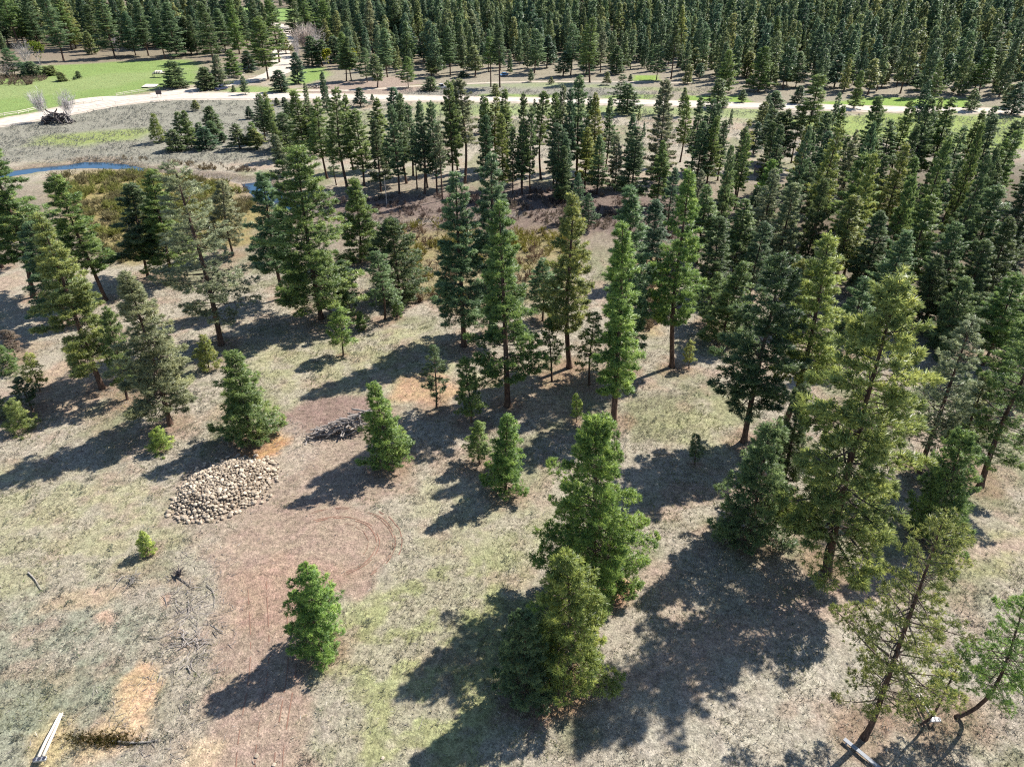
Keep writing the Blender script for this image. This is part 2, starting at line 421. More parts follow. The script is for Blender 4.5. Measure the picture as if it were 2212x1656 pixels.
FRONT = [
 (686, 1406, 672, 1230, 58, 'm0', 'e', 'dense bright green pine alone beside the dirt track at lower centre-left'),
 (320, 1196, 316, 1150, 17, 's0', 'l', 'tiny lone sapling left of the bare soil, below the rock pile'),
 (350, 972, 350, 926, 24, 's2', 'l', 'round yellow-green young pine just upper left of the rock pile'),
 (540, 950, 508, 762, 58, 'm1', 'g', 'bushy pine with orange needle litter at its foot, above the rock pile'),
 (838, 1010, 812, 828, 46, 'm1', 'e', 'bushy pine against the right end of the brush pile'),
 (1036, 1003, 1030, 912, 28, 'm3', 'g', 'smaller dark pine of the pair right of the brush pile, standing left'),
 (1092, 1064, 1094, 894, 42, 'm1', 'e', 'larger bright pine of the pair right of the brush pile'),
 (943, 882, 937, 750, 27, 'm4', 'd', 'thin dark pine with browned lower left limbs above the clearing'),
 (1018, 912, 1007, 770, 32, 'm3', 'g', 'small dark green pine between thin brown-limbed pine and tall trunk'),
 (1097, 878, 1078, 436, 60, 'full1', 'g', 'tall pine with bare reddish trunk foot in the middle of the clearing'),
 (1002, 747, 983, 374, 54, 'full1', 'b', 'tall blue-green pine left of the tallest middle pines'),
 (1230, 794, 1235, 414, 50, 'mid0', 'y', 'tall yellow-green pine with long bare trunk in the middle'),
 (1325, 910, 1337, 482, 41, 'col0', 'e', 'narrow column-shaped bright pine behind the big foreground pine'),
 (1347, 800, 1331, 402, 46, 'col0', 'b', 'blue-green pine directly behind the narrow column-shaped one'),
 (1452, 792, 1490, 362, 48, 'mid0', 'e', 'tall bright pine with slender bare trunk right of centre'),
 (1192, 823, 1185, 688, 24, 'm4', 'g', 'small pine in front of the yellow-green pine, to its left'),
 (1273, 830, 1281, 678, 29, 'm4', 'g', 'sparse small pine between yellow-green pine and narrow column pine'),
 (1246, 910, 1244, 850, 13, 's1', 'l', 'pale thin sapling alone in the grass above the big foreground pine'),
 (1172, 694, 1168, 558, 36, 'm3', 'b', 'medium pine behind, left of the yellow-green pine'),
 (1385, 702, 1385, 654, 11, 's0', 'y', 'small sapling at the foot of the dark brush right of centre'),
 (1287, 1268, 1290, 905, 104, 'hero', 'e', 'large dense bright pine, the biggest at the front of the clearing'),
 (1232, 1462, 1214, 1206, 84, 'm2', 'y', 'rounded light green pine overlapping the foot of the largest front pine'),
 (1135, 1512, 1136, 1328, 58, 'm0', 'd', 'dark bushy pine lowest in the front cluster, on its left'),
 (1607, 952, 1692, 552, 82, 'mid2', 'd', 'big dark pine with bare lower trunk at right of the clearing'),
 (1690, 932, 1796, 505, 54, 'mid1', 'y', 'slim yellowish tall pine behind the big dark one, trunk bare'),
 (1612, 1168, 1664, 916, 70, 'm0', 'b', 'bushy grey-green pine standing left of the huge right-hand pine'),
 (1686, 1088, 1745, 830, 42, 'mid0', 'd', 'dark narrow pine squeezed between grey-green bushy pine and huge pine'),
 (1787, 1230, 1944, 598, 122, 'huge', 'y', 'huge spreading yellow-green pine dominating the right side'),
 (1985, 1018, 2112, 686, 66, 'sparse1', 'o', 'open-crowned pine right of the huge one with long dark trunk'),
 (2118, 1050, 2262, 690, 80, 'sparse0', 'g', 'heavy-trunked pine cut by the right edge at mid height'),
 (2115, 768, 2166, 622, 42, 'mm', 'b', 'short grey-green pine with bare foot near the right edge, mid height'),
 (2073, 1002, 2130, 808, 46, 'm3', 'o', 'pale small pine between the open-crowned pine and right edge pine'),
 (2010, 1160, 2080, 930, 58, 'm0', 'g', 'bushy pine at the right foot of the huge spreading pine'),
 (1866, 1592, 2046, 1110, 128, 'open0', 'y', 'tall leaning open-crowned pine with grey trunk at the lower right corner'),
 (2064, 1546, 2194, 1284, 76, 'open1', 'e', 'curved-trunk pine at the lower right edge, right of the leaning tall pine'),
 (1985, 1562, 2076, 1392, 42, 'open2', 'e', 'slim small pine between the two leaning pines at lower right'),
 (1501, 1000, 1503, 938, 15, 's1', 'd', 'dark sapling alone in the shade left of the grey-green bushy pine'),
 (1488, 795, 1490, 736, 13, 's1', 'y', 'pale sapling right of the slender bare-trunk pine'),
 (1560, 738, 1605, 566, 48, 'm1', 'g', 'bushy dark pine behind the big dark pine, to its left'),
 (1828, 778, 1866, 600, 46, 'm3', 'b', 'grey-green pine half hidden behind the huge right-hand pine, left'),
 (1765, 768, 1790, 668, 26, 'm4', 'b', 'thin low pine between slim yellowish pine and huge pine'),
 (1530, 700, 1552, 590, 30, 'm3', 'g', 'small pine at the edge of the dark brush right of centre'),
 (221, 838, 84, 462, 60, 'full1', 'y', 'tall yellow-green pine leaning left with furrowed bare foot, left side'),
 (275, 862, 232, 664, 32, 'm3', 'g', 'slender dark pine beside the yellow-green leaning one'),
 (368, 918, 277, 586, 70, 'full0', 'o', 'big pale olive pine with short reddish trunk foot, left of rock pile tree'),
 (478, 745, 376, 350, 84, 'sparse0', 'o', 'broad sparse olive pine with pale twigs, upper left middle'),
 (320, 598, 280, 394, 48, 'mid0', 'd', 'dark pine by the yellow willow brush, left'),
 (372, 606, 334, 366, 46, 'full1', 'g', 'deep green pine crowded behind the broad sparse olive pine'),
 (229, 648, 122, 376, 50, 'mid0', 'g', 'pine with slanting bare trunk at upper left of the clearing'),
 (72, 642, 46, 302, 62, 'mid0', 'g', 'tall pine near the left edge in front of the blue creek'),
 (4, 578, -70, 330, 56, 'mid0', 'y', 'tall pine cut by the left edge below the creek'),
 (150, 700, 60, 480, 50, 'full1', 'b', 'shaded blue-green pine behind the yellow-green leaning pine'),
 (33, 772, 12, 714, 22, 'm4', 'r', 'small brownish pine near the left edge'),
 (87, 845, 57, 765, 20, 's1', 'y', 'thin yellowish young pine near the left edge'),
 (70, 885, 38, 815, 26, 'm4', 'd', 'small dark leaning pine near the left edge'),
 (16, 802, -6, 748, 26, 's2', 'g', 'bushy sapling at the left edge, uppermost of the small ones'),
 (50, 928, 22, 866, 27, 's2', 'y', 'bright bushy sapling at the left edge, lowest of the small ones'),
 (2, 906, -12, 838, 22, 's2', 'o', 'olive sapling cut by the left edge'),
 (452, 800, 447, 726, 22, 's0', 'y', 'small yellow-green pine at the foot of the broad sparse pine'),
 (694, 688, 640, 322, 80, 'full2', 'g', 'massive full-crowned pine left of centre, dark thick trunk foot'),
 (614, 643, 560, 370, 46, 'mid0', 'b', 'blue-green pine with bare trunk left of the massive full-crowned pine'),
 (504, 552, 478, 392, 40, 'm3', 'o', 'open olive pine standing alone by the creek bank, left of centre'),
 (778, 566, 770, 386, 45, 'm1', 'g', 'medium pine just right of the massive full-crowned pine'),
 (865, 642, 846, 476, 56, 'm2', 'd', 'round dark pine beside the yellow willows, centre left'),
 (832, 690, 816, 544, 34, 'm4', 'b', 'light thin pine in front of the round dark pine'),
 (757, 676, 742, 560, 28, 'm3', 'b', 'small pine at the right foot of the massive full-crowned pine'),
 (781, 712, 777, 674, 12, 's0', 'g', 'knee-high sapling near the shadow left of centre'),
 (742, 768, 733, 666, 27, 's1', 'e', 'bright small pine with thin stem alone in the upper clearing'),
 (858, 684, 856, 640, 12, 's0', 'g', 'small sapling under the round dark pine'),
 (1062, 720, 1062, 332, 50, 'full1', 'b', 'tall blue-green pine directly behind the tall reddish-foot pine'),
]
SMALLP = ('s0', 's1', 's2')
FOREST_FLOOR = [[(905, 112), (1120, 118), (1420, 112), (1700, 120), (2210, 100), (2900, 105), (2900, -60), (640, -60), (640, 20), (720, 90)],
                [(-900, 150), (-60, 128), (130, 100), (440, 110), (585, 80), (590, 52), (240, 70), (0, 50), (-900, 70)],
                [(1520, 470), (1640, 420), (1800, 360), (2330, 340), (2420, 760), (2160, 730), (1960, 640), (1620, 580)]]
NGRASS = next(i for i, z in enumerate(ZONES) if z[0][0] == (-200, 1000)); NBARE = next(i for i, z in enumerate(ZONES) if z[0][0] == (425, 1700))
def build_ground():
    def axis(segs):
        out = [segs[0][0]]
        for a, b, st in segs:
            n = max(1, int(round((b - a) / st)))
            out += list(np.linspace(a, b, n + 1)[1:])
        return np.array(out)
    xs = axis([(-1500, -700, 60), (-700, -300, 14), (-300, -100, 3.2), (-100, -60, .9), (-60, 60, .42), (60, 100, .9), (100, 300, 3.2), (300, 700, 14), (700, 1500, 60)])
    ys = axis([(-40, 14, 3), (14, 75, .36), (75, 130, .6), (130, 210, 1.1), (210, 420, 2.2), (420, 800, 12), (800, 2200, 60)])
    X, Y = np.meshgrid(xs, ys)
    nx, ny = len(xs), len(ys)
    Xf, Yf = X.ravel(), Y.ravel()
    Z = terrain(Xf, Yf)
    col = np.tile(np.array(TAN), (len(Xf), 1))
    n1 = fbm(Xf, Yf, 9, 21, 4)[:, None]; n2 = fbm(Xf, Yf, 4, 31, 3)[:, None]; n3 = fbm(Xf, Yf, 22, 5, 3)[:, None]
    col = col * (1 - .75 * sstep(.5, .66, n1)) + np.array((.225, .225, .125)) * .6 * sstep(.5, .66, n1)
    col = col * (1 - .6 * sstep(.52, .68, n2)) + np.array((.31, .225, .17)) * .6 * sstep(.52, .68, n2)
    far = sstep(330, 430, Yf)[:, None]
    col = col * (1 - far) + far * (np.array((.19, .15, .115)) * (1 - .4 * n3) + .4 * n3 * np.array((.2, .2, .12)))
    patch = .25 + .75 * sstep(.40, .58, fbm(Xf, Yf, 1.9, 951, 4))
    for i, (poly, c, st, soft, wob, nsc) in enumerate(ZONES):
        m = (pmask(Xf, Yf, band(poly), soft, wob, 100 + i, nsc) * st * (patch if NGRASS <= i < NBARE else 1))[:, None]
        vv = 1 + .35 * (fbm(Xf, Yf, 2.2, 300 + i, 3)[:, None] - .5)
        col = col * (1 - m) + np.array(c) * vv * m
    for t in FRONT:      # needle litter on the soil under each tree
        x0, y0 = G(t[0], t[1]); rr = (3.2 if t[5] not in SMALLP else 1.1)
        s_ = (np.abs(Xf - x0) < 6) & (np.abs(Yf - y0) < 6)
        if not s_.any(): continue
        dd = np.hypot(Xf[s_] - x0, Yf[s_] - y0) / rr + .9 * (fbm(Xf[s_], Yf[s_], 1.6, 640, 3) - .5)
        m = (sstep(1.15, .5, dd) * .65)[:, None]
        col[s_] = col[s_] * (1 - m) + m * np.array((.235, .155, .105))
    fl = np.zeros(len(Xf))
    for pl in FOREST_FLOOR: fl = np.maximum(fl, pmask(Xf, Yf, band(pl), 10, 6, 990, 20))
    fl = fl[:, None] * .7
    col = col * (1 - fl) + fl * np.array((.105, .085, .06))  # forest floor darkened: shade under the dense stands put into the colour
    d, w = seg_dist(Xf, Yf, CREEK, CREEK_W)
    wob = 1 + 1.3 * (fbm(Xf, Yf, 6, 77, 2) - .5)
    q = (d / (w * wob))
    bank = (sstep(2.3, 1.2, q) * .8)[:, None]
    bnz = fbm(Xf, Yf, 7, 55, 3)[:, None]
    col = col * (1 - bank) + bank * (np.array((.33, .25, .18)) * bnz + np.array((.12, .10, .085)) * (1 - bnz))
    bed = (sstep(1.1, .8, q))[:, None]
    col = col * (1 - bed) + bed * (np.array((.06, .055, .045)) * (Xf < G(340, 365)[0])[:, None] + np.array((.27, .23, .19)) * (Xf >= G(340, 365)[0])[:, None])
    # soil factor: how bare it is, for the finer texture
    F = []
    idx = np.arange(nx * ny).reshape(ny, nx)
    F = np.stack([idx[:-1, :-1], idx[:-1, 1:], idx[1:, 1:], idx[1:, :-1]], -1).reshape(-1, 4)
    rgba = np.concatenate([np.clip(col, 0, 1), np.ones((len(col), 1))], 1)
    m, nt, b = mat('ground_soil_and_grass', .97, .08)
    L = nt.links
    at = nt.nodes.new('ShaderNodeAttribute'); at.attribute_name = 'col'
    geo = nt.nodes.new('ShaderNodeNewGeometry')
    def nz(sc, det=4, rough=.6):
        n = nt.nodes.new('ShaderNodeTexNoise'); n.inputs['Scale'].default_value = sc; n.inputs['Detail'].default_value = det
        n.inputs['Roughness'].default_value = rough
        L.new(geo.outputs['Position'], n.inputs['Vector']); return n
    a1 = nz(1.3, 8, .85); a2 = nz(.5, 5, .7); a3 = nz(5, 4, .8)
    mr = nt.nodes.new('ShaderNodeMapRange'); mr.inputs['From Min'].default_value = .33; mr.inputs['From Max'].default_value = .67
    mr.inputs['To Min'].default_value = .42; mr.inputs['To Max'].default_value = 1.6
    L.new(a1.outputs['Fac'], mr.inputs['Value'])
    mr3 = nt.nodes.new('ShaderNodeMapRange'); mr3.inputs['From Min'].default_value = .3; mr3.inputs['From Max'].default_value = .7
    mr3.inputs['To Min'].default_value = .5; mr3.inputs['To Max'].default_value = 1.5
    L.new(a3.outputs['Fac'], mr3.inputs['Value'])
    mul = nt.nodes.new('ShaderNodeMath'); mul.operation = 'MULTIPLY'
    L.new(mr.outputs[0], mul.inputs[0]); L.new(mr3.outputs[0], mul.inputs[1])
    hs = nt.nodes.new('ShaderNodeHueSaturation')
    mh = nt.nodes.new('ShaderNodeMapRange'); mh.inputs['From Min'].default_value = .3; mh.inputs['From Max'].default_value = .7
    mh.inputs['To Min'].default_value = .485; mh.inputs['To Max'].default_value = .52
    L.new(a2.outputs['Fac'], mh.inputs['Value']); L.new(mh.outputs[0], hs.inputs['Hue'])
    L.new(mul.outputs[0], hs.inputs['Value']); L.new(at.outputs['Color'], hs.inputs['Color'])
    L.new(hs.outputs[0], b.inputs['Base Color'])
    bp = nt.nodes.new('ShaderNodeBump'); bp.inputs['Strength'].default_value = .8; bp.inputs['Distance'].default_value = .22
    ad = nt.nodes.new('ShaderNodeMath'); ad.operation = 'ADD'
    L.new(a1.outputs['Fac'], ad.inputs[0]); L.new(a3.outputs['Fac'], ad.inputs[1])
    L.new(ad.outputs[0], bp.inputs['Height']); L.new(bp.outputs[0], b.inputs['Normal'])
    me = np_mesh('ground', np.stack([Xf, Yf, Z], 1), F, [m], {'col': ('FLOAT_COLOR', rgba)}, smooth=True)
    o = link('ground', me); tag(o, kind='structure')
    return o
build_ground()

def ribbon(name, pts, widths, m, lift=.05, n=3, wobble=.25, step=2.0):
    """a sheet that follows the ground along a line"""
    P2, W2 = [], []
    for i in range(len(pts) - 1):
        (x0, y0), (x1, y1) = pts[i], pts[i + 1]
        k = max(1, int(math.hypot(x1 - x0, y1 - y0) / step))
        for j in range(k):
            t = j / k
            P2.append((x0 + (x1 - x0) * t, y0 + (y1 - y0) * t)); W2.append(widths[i] * (1 - t) + widths[i + 1] * t)
    P2.append(pts[-1]); W2.append(widths[-1])
    P2 = np.array(P2); W2 = np.array(W2)
    for _ in range(4):      # soften the corners
        P2[1:-1] = (P2[:-2] + 2 * P2[1:-1] + P2[2:]) / 4
    T = np.gradient(P2, axis=0); T /= np.linalg.norm(T, axis=1)[:, None] + 1e-9
    Nn = np.stack([-T[:, 1], T[:, 0]], 1)
    V = []; nc = 7
    for j in range(nc):
        s = (j / (nc - 1) - .5)
        wv = W2 * (1 + (wobble * (noise(P2[:, 0], P2[:, 1], 3.5, 900 + (j > nc / 2)) - .5) if j in (0, nc - 1) else 0))
        q = P2 + Nn * (wv * s)[:, None]
        V.append(np.concatenate([q, (terrain(q[:, 0], q[:, 1]) + lift)[:, None]], 1))
    V = np.stack(V, 1); L_ = len(P2)
    idx = np.arange(L_ * nc).reshape(L_, nc)
    F = np.stack([idx[:-1, :-1], idx[:-1, 1:], idx[1:, 1:], idx[1:, :-1]], -1).reshape(-1, 4)[:, ::-1]
    me = np_mesh(name, V.reshape(-1, 3), F, [m], smooth=True)
    return tag(link(name, me), kind='structure')
M_ROAD = noisy('pale_gravel', (.42, .36, .30), (.56, .50, .43), .5, .95, .1, .15)
M_SHOULDER = noisy('road_shoulder', (.36, .30, .24), (.50, .43, .35), .7, .95, .1, .15)
main_rd = GP([(-500, 345), (-200, 300), (0, 266), (90, 251), (162, 236), (250, 219), (354, 209), (432, 208), (640, 208), (890, 212), (1114, 216), (1300, 220), (1390, 222), (1650, 229), (1918, 236), (2210, 241), (2900, 262)])
ribbon('road_shoulder', main_rd, [17, 17, 17, 17, 18, 20, 20, 18, 16, 14, 13, 13, 13, 13, 13, 13, 13], M_SHOULDER, .04)
ribbon('gravel_road', main_rd, [12, 12, 12, 12, 13, 15, 15, 12, 10.5, 9, 8.5, 8.5, 8.5, 8.5, 8.5, 8.5, 8.5], M_ROAD, .09)
br = GP([(330, 206), (432, 194), (494, 183), (567, 170), (606, 155), (612, 136), (607, 118), (609, 104), (622, 90), (618, 70), (606, 55), (560, 46)])
ribbon('side_road', br, [10, 10, 9, 9, 12, 14, 10, 8, 7, 7, 10, 8], M_ROAD, .13, step=3)
ribbon('side_road', GP([(280, 214), (215, 213), (170, 218), (140, 226)]), [12, 10, 8, 3], M_ROAD, .11)
ribbon('dirt_track', GP([(640, 195), (760, 196), (900, 186), (1080, 178), (1300, 176), (1500, 180)]), [4, 4, 3, 3, 2.5, 2], M_SHOULDER, .035)

# creek
m_water, nt, b = mat('creek_water', .06, .5)
b.inputs['Base Color'].default_value = (.010, .045, .09, 1)
nzw = nt.nodes.new('ShaderNodeTexNoise'); nzw.inputs['Scale'].default_value = 1.3; nzw.inputs['Detail'].default_value = 3
gw = nt.nodes.new('ShaderNodeNewGeometry'); nt.links.new(gw.outputs['Position'], nzw.inputs['Vector'])
bpw = nt.nodes.new('ShaderNodeBump'); bpw.inputs['Strength'].default_value = .25; bpw.inputs['Distance'].default_value = .1
nt.links.new(nzw.outputs['Fac'], bpw.inputs['Height']); nt.links.new(bpw.outputs[0], b.inputs['Normal'])
def creek(a_, b_):
    xs = []; V = []; F = []
    P2 = np.array(CREEK)[a_:b_]; W = np.array(CREEK_W)[a_:b_] * 1.9
    T = np.gradient(P2, axis=0); T /= np.linalg.norm(T, axis=1)[:, None]
    Nn = np.stack([-T[:, 1], T[:, 0]], 1)
    for i in range(len(P2)):
        for s in (-.62, .62):
            q = P2[i] + Nn[i] * W[i] * s; V.append((q[0], q[1], WATER_Z))
    for i in range(len(P2) - 1): F.append((2 * i, 2 * i + 1, 2 * i + 3, 2 * i + 2))
    me = np_mesh('creek_water', np.array(V), np.array(F)[:, ::-1], [m_water]); tag(link('creek_water', me), kind='structure')
creek(0, 6); creek(8, 12)

# tyre tracks of the turning circle: low ridges pressed into the bare soil
M_TRACK = noisy('pressed_soil', (.20, .115, .085), (.25, .15, .11), 3, .97, .05)
def tracks():
    mb_v, mb_f = [], []
    def trk(pts, w=.16):
        pts = np.array(pts); T = np.gradient(pts, axis=0); T /= np.linalg.norm(T, axis=1)[:, None] + 1e-9
        Nn = np.stack([-T[:, 1], T[:, 0]], 1); b0 = len(mb_v)
        for i, (p, n) in enumerate(zip(pts, Nn)):
            ww = w * (.5 + R.random())
            for s in (-1, 1):
                q = p + n * ww * s / 2; mb_v.append((q[0], q[1], tz(*q) + .03))
        for i in range(len(pts) - 1):
            if R.random() < .28: continue
            a = b0 + 2 * i; mb_f.append((a, a + 2, a + 3, a + 1))
    c = np.array(G(742, 1180))
    for k, (r, a0, a1) in enumerate([(7.0, -50, 115), (6.75, -40, 120), (5.3, -60, 120), (5.0, -60, 125), (4.1, -20, 80), (7.7, -20, 55)]):
        pts = []
        for j in range(26):
            a = math.radians(a0 + (a1 - a0) * j / 25)
            pts.append((c[0] - 1.5 + r * math.cos(a) * 1.0, c[1] + r * .86 * math.sin(a) + .08 * math.sin(j)))
        trk(pts, .10 if k not in (1, 4) else .07)
    for dx in (-22, 18, 60, 78):
        pts = [G(540 + dx + (t - 1656) * -.06 + 8 * math.sin(t / 70), t) for t in range(1656, 1250, -16)]
        trk(pts, .08)
    me = np_mesh('tyre_tracks', np.array(mb_v), np.array(mb_f), [M_TRACK])
    tag(link('tyre_tracks', me), kind='structure')
tracks()

# ------------------------------------------------------------ pine builder (prototypes: trunk, limbs, needles)
def rot_to(d):
    return Vector(d).to_track_quat('Z', 'Y').to_matrix()
def tuft_cloud(P, D, S, rng, nb=9, wide=.145, spread=1.0, droop=0.0, T=None):
    """needle clusters: P centres, D axis directions, S sizes -> thin blades fanning about the axis"""
    n = len(P)
    P = np.repeat(P, nb, 0); D = np.repeat(D, nb, 0); S = np.repeat(S, nb)
    d = D + rng.normal(0, .62 * spread, (n * nb, 3)); d[:, 2] -= droop
    d /= np.linalg.norm(d, axis=1)[:, None] + 1e-9
    ln = S * rng.uniform(.65, 1.15, n * nb)
    up = rng.normal(0, 1, (n * nb, 3)); sd = np.cross(d, up); sd /= np.linalg.norm(sd, axis=1)[:, None] + 1e-9
    w = ln * wide * rng.uniform(.6, 1.2, n * nb)
    p0 = P - d * (ln * .12)[:, None]
    tip = P + d * ln[:, None]
    mid = P + d * (ln * .55)[:, None]
    V = np.empty((n * nb, 4, 3))
    V[:, 0] = p0; V[:, 1] = mid + sd * w[:, None] * .5; V[:, 2] = tip; V[:, 3] = mid - sd * w[:, None] * .5
    F = np.arange(n * nb * 4).reshape(-1, 4)
    tone = np.repeat(np.clip(rng.normal(.5, .2, n) if T is None else T + rng.normal(0, .2, n), 0, 1), nb)
    tone = np.clip(np.repeat((tone + rng.normal(0, .12, n * nb))[:, None], 4, 1), 0, 1).ravel()
    rad = P.copy(); rad[:, 2] = 0; rad /= np.linalg.norm(rad, axis=1)[:, None] + .15
    nv = D * .5 + d * .55 + rad * .45; nv[:, 2] += .15; nv /= np.linalg.norm(nv, axis=1)[:, None] + 1e-9
    LASTN[0] = np.repeat(nv, 4, 0)
    return V.reshape(-1, 3), F, tone
LASTN = [None]
def pine_shape(seed, H, Rr, c0, style='cone', tufts=2600, gap=.12, sweep=0.0, droop=.05, tr=.0125, limb_sp=None, tsz=.42, nb=9, azb=0.0, twin=False, inner=.32, wide=.145):
    """returns trunk MB, limb MB, needle arrays"""
    rg = random.Random(seed); rng = np.random.default_rng(seed)
    tk, lb = MB(), MB()
    sw = [(rg.uniform(-.012, .012) * H, rg.uniform(-.012, .012) * H) for _ in range(4)]
    def axis(t):
        x = sum(sw[k][0] * math.sin((k + 1) * 1.7 * t) for k in range(3)); y = sum(sw[k][1] * math.sin((k + 1) * 1.3 * t) for k in range(3))
        x += -sweep * (1 - math.exp(-t * 14)) + sweep * t * .5
        return Vector((x + sweep * 0, y, t * H))
    r0 = H * tr
    ts = [0, .012, .03, .06, .1, .18, .28, .38, .48, .58, .68, .78, .87, .94, 1.0]
    tk.tube([axis(t) - (Vector((0, 0, .35)) if t == 0 else Vector((0, 0, 0))) for t in ts],
            [r0 * (1.45 if t == 0 else 1.2 if t < .02 else 1.0 if t < .05 else .93 * (1 - t) ** .8 + .05) for t in ts], 9)
    def prof(t):
        if style == 'cone': r = (1 - t) ** .74 * (.74 + .26 * sstep(0, .16, np.array(t)))
        elif style == 'bush': r = (1 - t) ** .60 * (.84 + .16 * sstep(0, .16, np.array(t))) 
        elif style == 'col': r = (1 - t ** 1.7) ** .85 * (.68 + .32 * sstep(0, .25, np.array(t)))
        elif style == 'high': r = (1 - t) ** .62 * (.62 + .38 * sstep(0, .28, np.array(t)))
        else: r = (1 - t) ** .55
        return float(r) + .035
    lobes = [rg.uniform(0, 6.28) for _ in range(4)]
    P, D, S, T = [], [], [], []
    cl = H * (1 - c0)
    sp = 1.12 * (limb_sp or max(.26, .40 * (H / 22) ** .5))
    tufts = int(tufts * 1.2)
    z = c0 * H
    limbs = []
    while z < H * .985:
        t = (z - c0 * H) / cl
        nl = rg.choice((3, 4, 4, 5)); a0 = rg.uniform(0, 6.28)
        for k in range(nl):
            if rg.random() < gap: continue
            a = a0 + 6.283 * k / nl + rg.uniform(-.35, .35)
            asym = 1 + .20 * math.sin(a * 2 + lobes[0] + t * 7) + .14 * math.sin(a * 3 + lobes[1] - t * 15) + .08 * math.sin(t * 40 + lobes[2] + a)
            ln = Rr * prof(t) * asym * rg.uniform(.55, 1.14)
            limbs.append((z + rg.uniform(-.1, .1), a, max(ln, .12), t))
        z += sp * rg.uniform(.7, 1.3) * (1.0 if t < .8 else .75)
    tot = sum(l[2] for l in limbs)
    per = tufts / tot
    for z, a, ln, t in limbs:
        base = axis(z / H)
        el = -.12 - droop * 2 + .95 * t ** 1.4 + rg.uniform(-.12, .12)   # lower limbs level or hanging, upper rising
        hd = Vector((math.cos(a), math.sin(a), 0))
        pts = []
        for j in range(5):
            s = j / 4
            zz = math.tan(el) * ln * s * .9 + .16 * ln * s * s * (1.1 - t)
            side = hd.cross(Vector((0, 0, 1))) * (math.sin(s * 3 + a * 5) * .06 * ln)
            pts.append(base + hd * (ln * s) + Vector((0, 0, zz)) + side)
        rb = min(.018 * ln + .012, r0 * .35) * (H / 20) ** .2
        lb.tube(pts, [rb, rb * .8, rb * .6, rb * .4, rb * .2], 3, False)
        m = max(2, int(round(per * ln + rg.random()))); lt = rg.gauss(.48, .17)
        for q in range(m):
            s = 1 - (1 - inner) * rg.random() ** 1.35
            i = min(3, int(s * 4)); f = s * 4 - i
            c = pts[i].lerp(pts[i + 1], f)
            fan = (1.08 - s) * .46 * ln + .14
            lat = rg.uniform(-1, 1) * fan
            sv = hd.cross(Vector((0, 0, 1)))
            off = sv * lat + Vector((0, 0, rg.uniform(-.06, .12) * (1 + .2 * ln))) + hd * rg.uniform(-.05, .05)
            dr = (hd * .8 + sv * (lat / (fan + .01)) * .6 + Vector((0, 0, .45 - droop)))
            dr.normalize()
            P.append(c + off); D.append(dr); S.append(tsz * rg.uniform(.75, 1.2)); T.append(lt + .18 * (s - .7))
            if q % 5 == 0 and abs(lat) > .25: lb.tube([c, c + off], [rb * .35, rb * .15], 3, False)
    top = axis(1.0)
    for k in range(3):
        P.append(top - Vector((0, 0, .22 * k * H / 22))); D.append(Vector((rg.uniform(-.2, .2), rg.uniform(-.2, .2), 1)).normalized()); S.append(tsz); T.append(.6)
    return tk, lb, tuft_cloud(np.array([tuple(p) for p in P]), np.array([tuple(p) for p in D]), np.array(S), rng, nb=nb, T=np.array(T), wide=wide)
PROTO = {}
def proto(key, H, Rr, **kw):
    kw['nb'] = 15; kw['tsz'] = kw.get('tsz', .42) * .9
    tk, lb, (V, F, tone) = pine_shape(kw.pop('seed'), H, Rr, **kw)
    PROTO[key] = dict(H=H, R=Rr, trunk=tk.mesh('trunk', M_BARK, True), limbs=lb.mesh('limbs', M_LIMB),
                      crown=np_mesh('crown', V, F, [M_NEEDLE], {'tone': ('FLOAT', tone), 'nv': ('FLOAT_VECTOR', LASTN[0])}))
# tall trees
proto('full0', 25, 3.7, seed=1, c0=.15, style='cone', tufts=3900, nb=9, tsz=.46)
proto('full1', 25, 3.2, seed=2, c0=.18, style='cone', tufts=3600, nb=9, tsz=.45, gap=.18)
proto('huge', 25, 4.6, seed=33, c0=.15, style='bush', tufts=5600, gap=.2, tsz=.46)
proto('full2', 25, 4.4, seed=3, c0=.10, style='bush', tufts=5200, nb=9, tsz=.48)
proto('mid0', 25, 3.1, seed=4, c0=.26, style='cone', tufts=2900, tsz=.46, gap=.18)
proto('mid1', 25, 2.8, seed=5, c0=.30, style='col', tufts=2700, tsz=.44, gap=.2)
proto('mid2', 25, 3.6, seed=6, c0=.24, style='high', tufts=3000, tsz=.48, gap=.24)
proto('col0', 25, 2.0, seed=7, c0=.17, style='col', tufts=2700, tsz=.42)
proto('col1', 25, 1.8, seed=8, c0=.24, style='col', tufts=2200, tsz=.42, gap=.2)
proto('high0', 25, 3.0, seed=9, c0=.42, style='high', tufts=1900, tsz=.46, gap=.2)
proto('high1', 25, 2.6, seed=10, c0=.48, style='high', tufts=1600, tsz=.46, gap=.25)
proto('sparse0', 25, 4.1, seed=12, c0=.17, style='high', tufts=2500, tsz=.40, gap=.22, nb=8, inner=.42)
proto('sparse1', 25, 3.6, seed=13, c0=.22, style='cone', tufts=2100, tsz=.40, gap=.25, nb=8, inner=.42)
# leaning, open-crowned trees at the lower right
proto('open0', 24, 5.0, seed=14, c0=.20, style='high', tufts=2700, tsz=.34, gap=.15, nb=9, sweep=-.5, tr=.0115, inner=.45, droop=.0)
proto('open1', 18, 3.6, seed=15, c0=.28, style='high', tufts=1900, tsz=.32, gap=.15, nb=9, sweep=-2.0, tr=.012, inner=.45)
proto('open2', 12, 1.9, seed=16, c0=.34, style='high', tufts=600, tsz=.30, gap=.2, nb=9, sweep=-1.2, tr=.011, inner=.45)
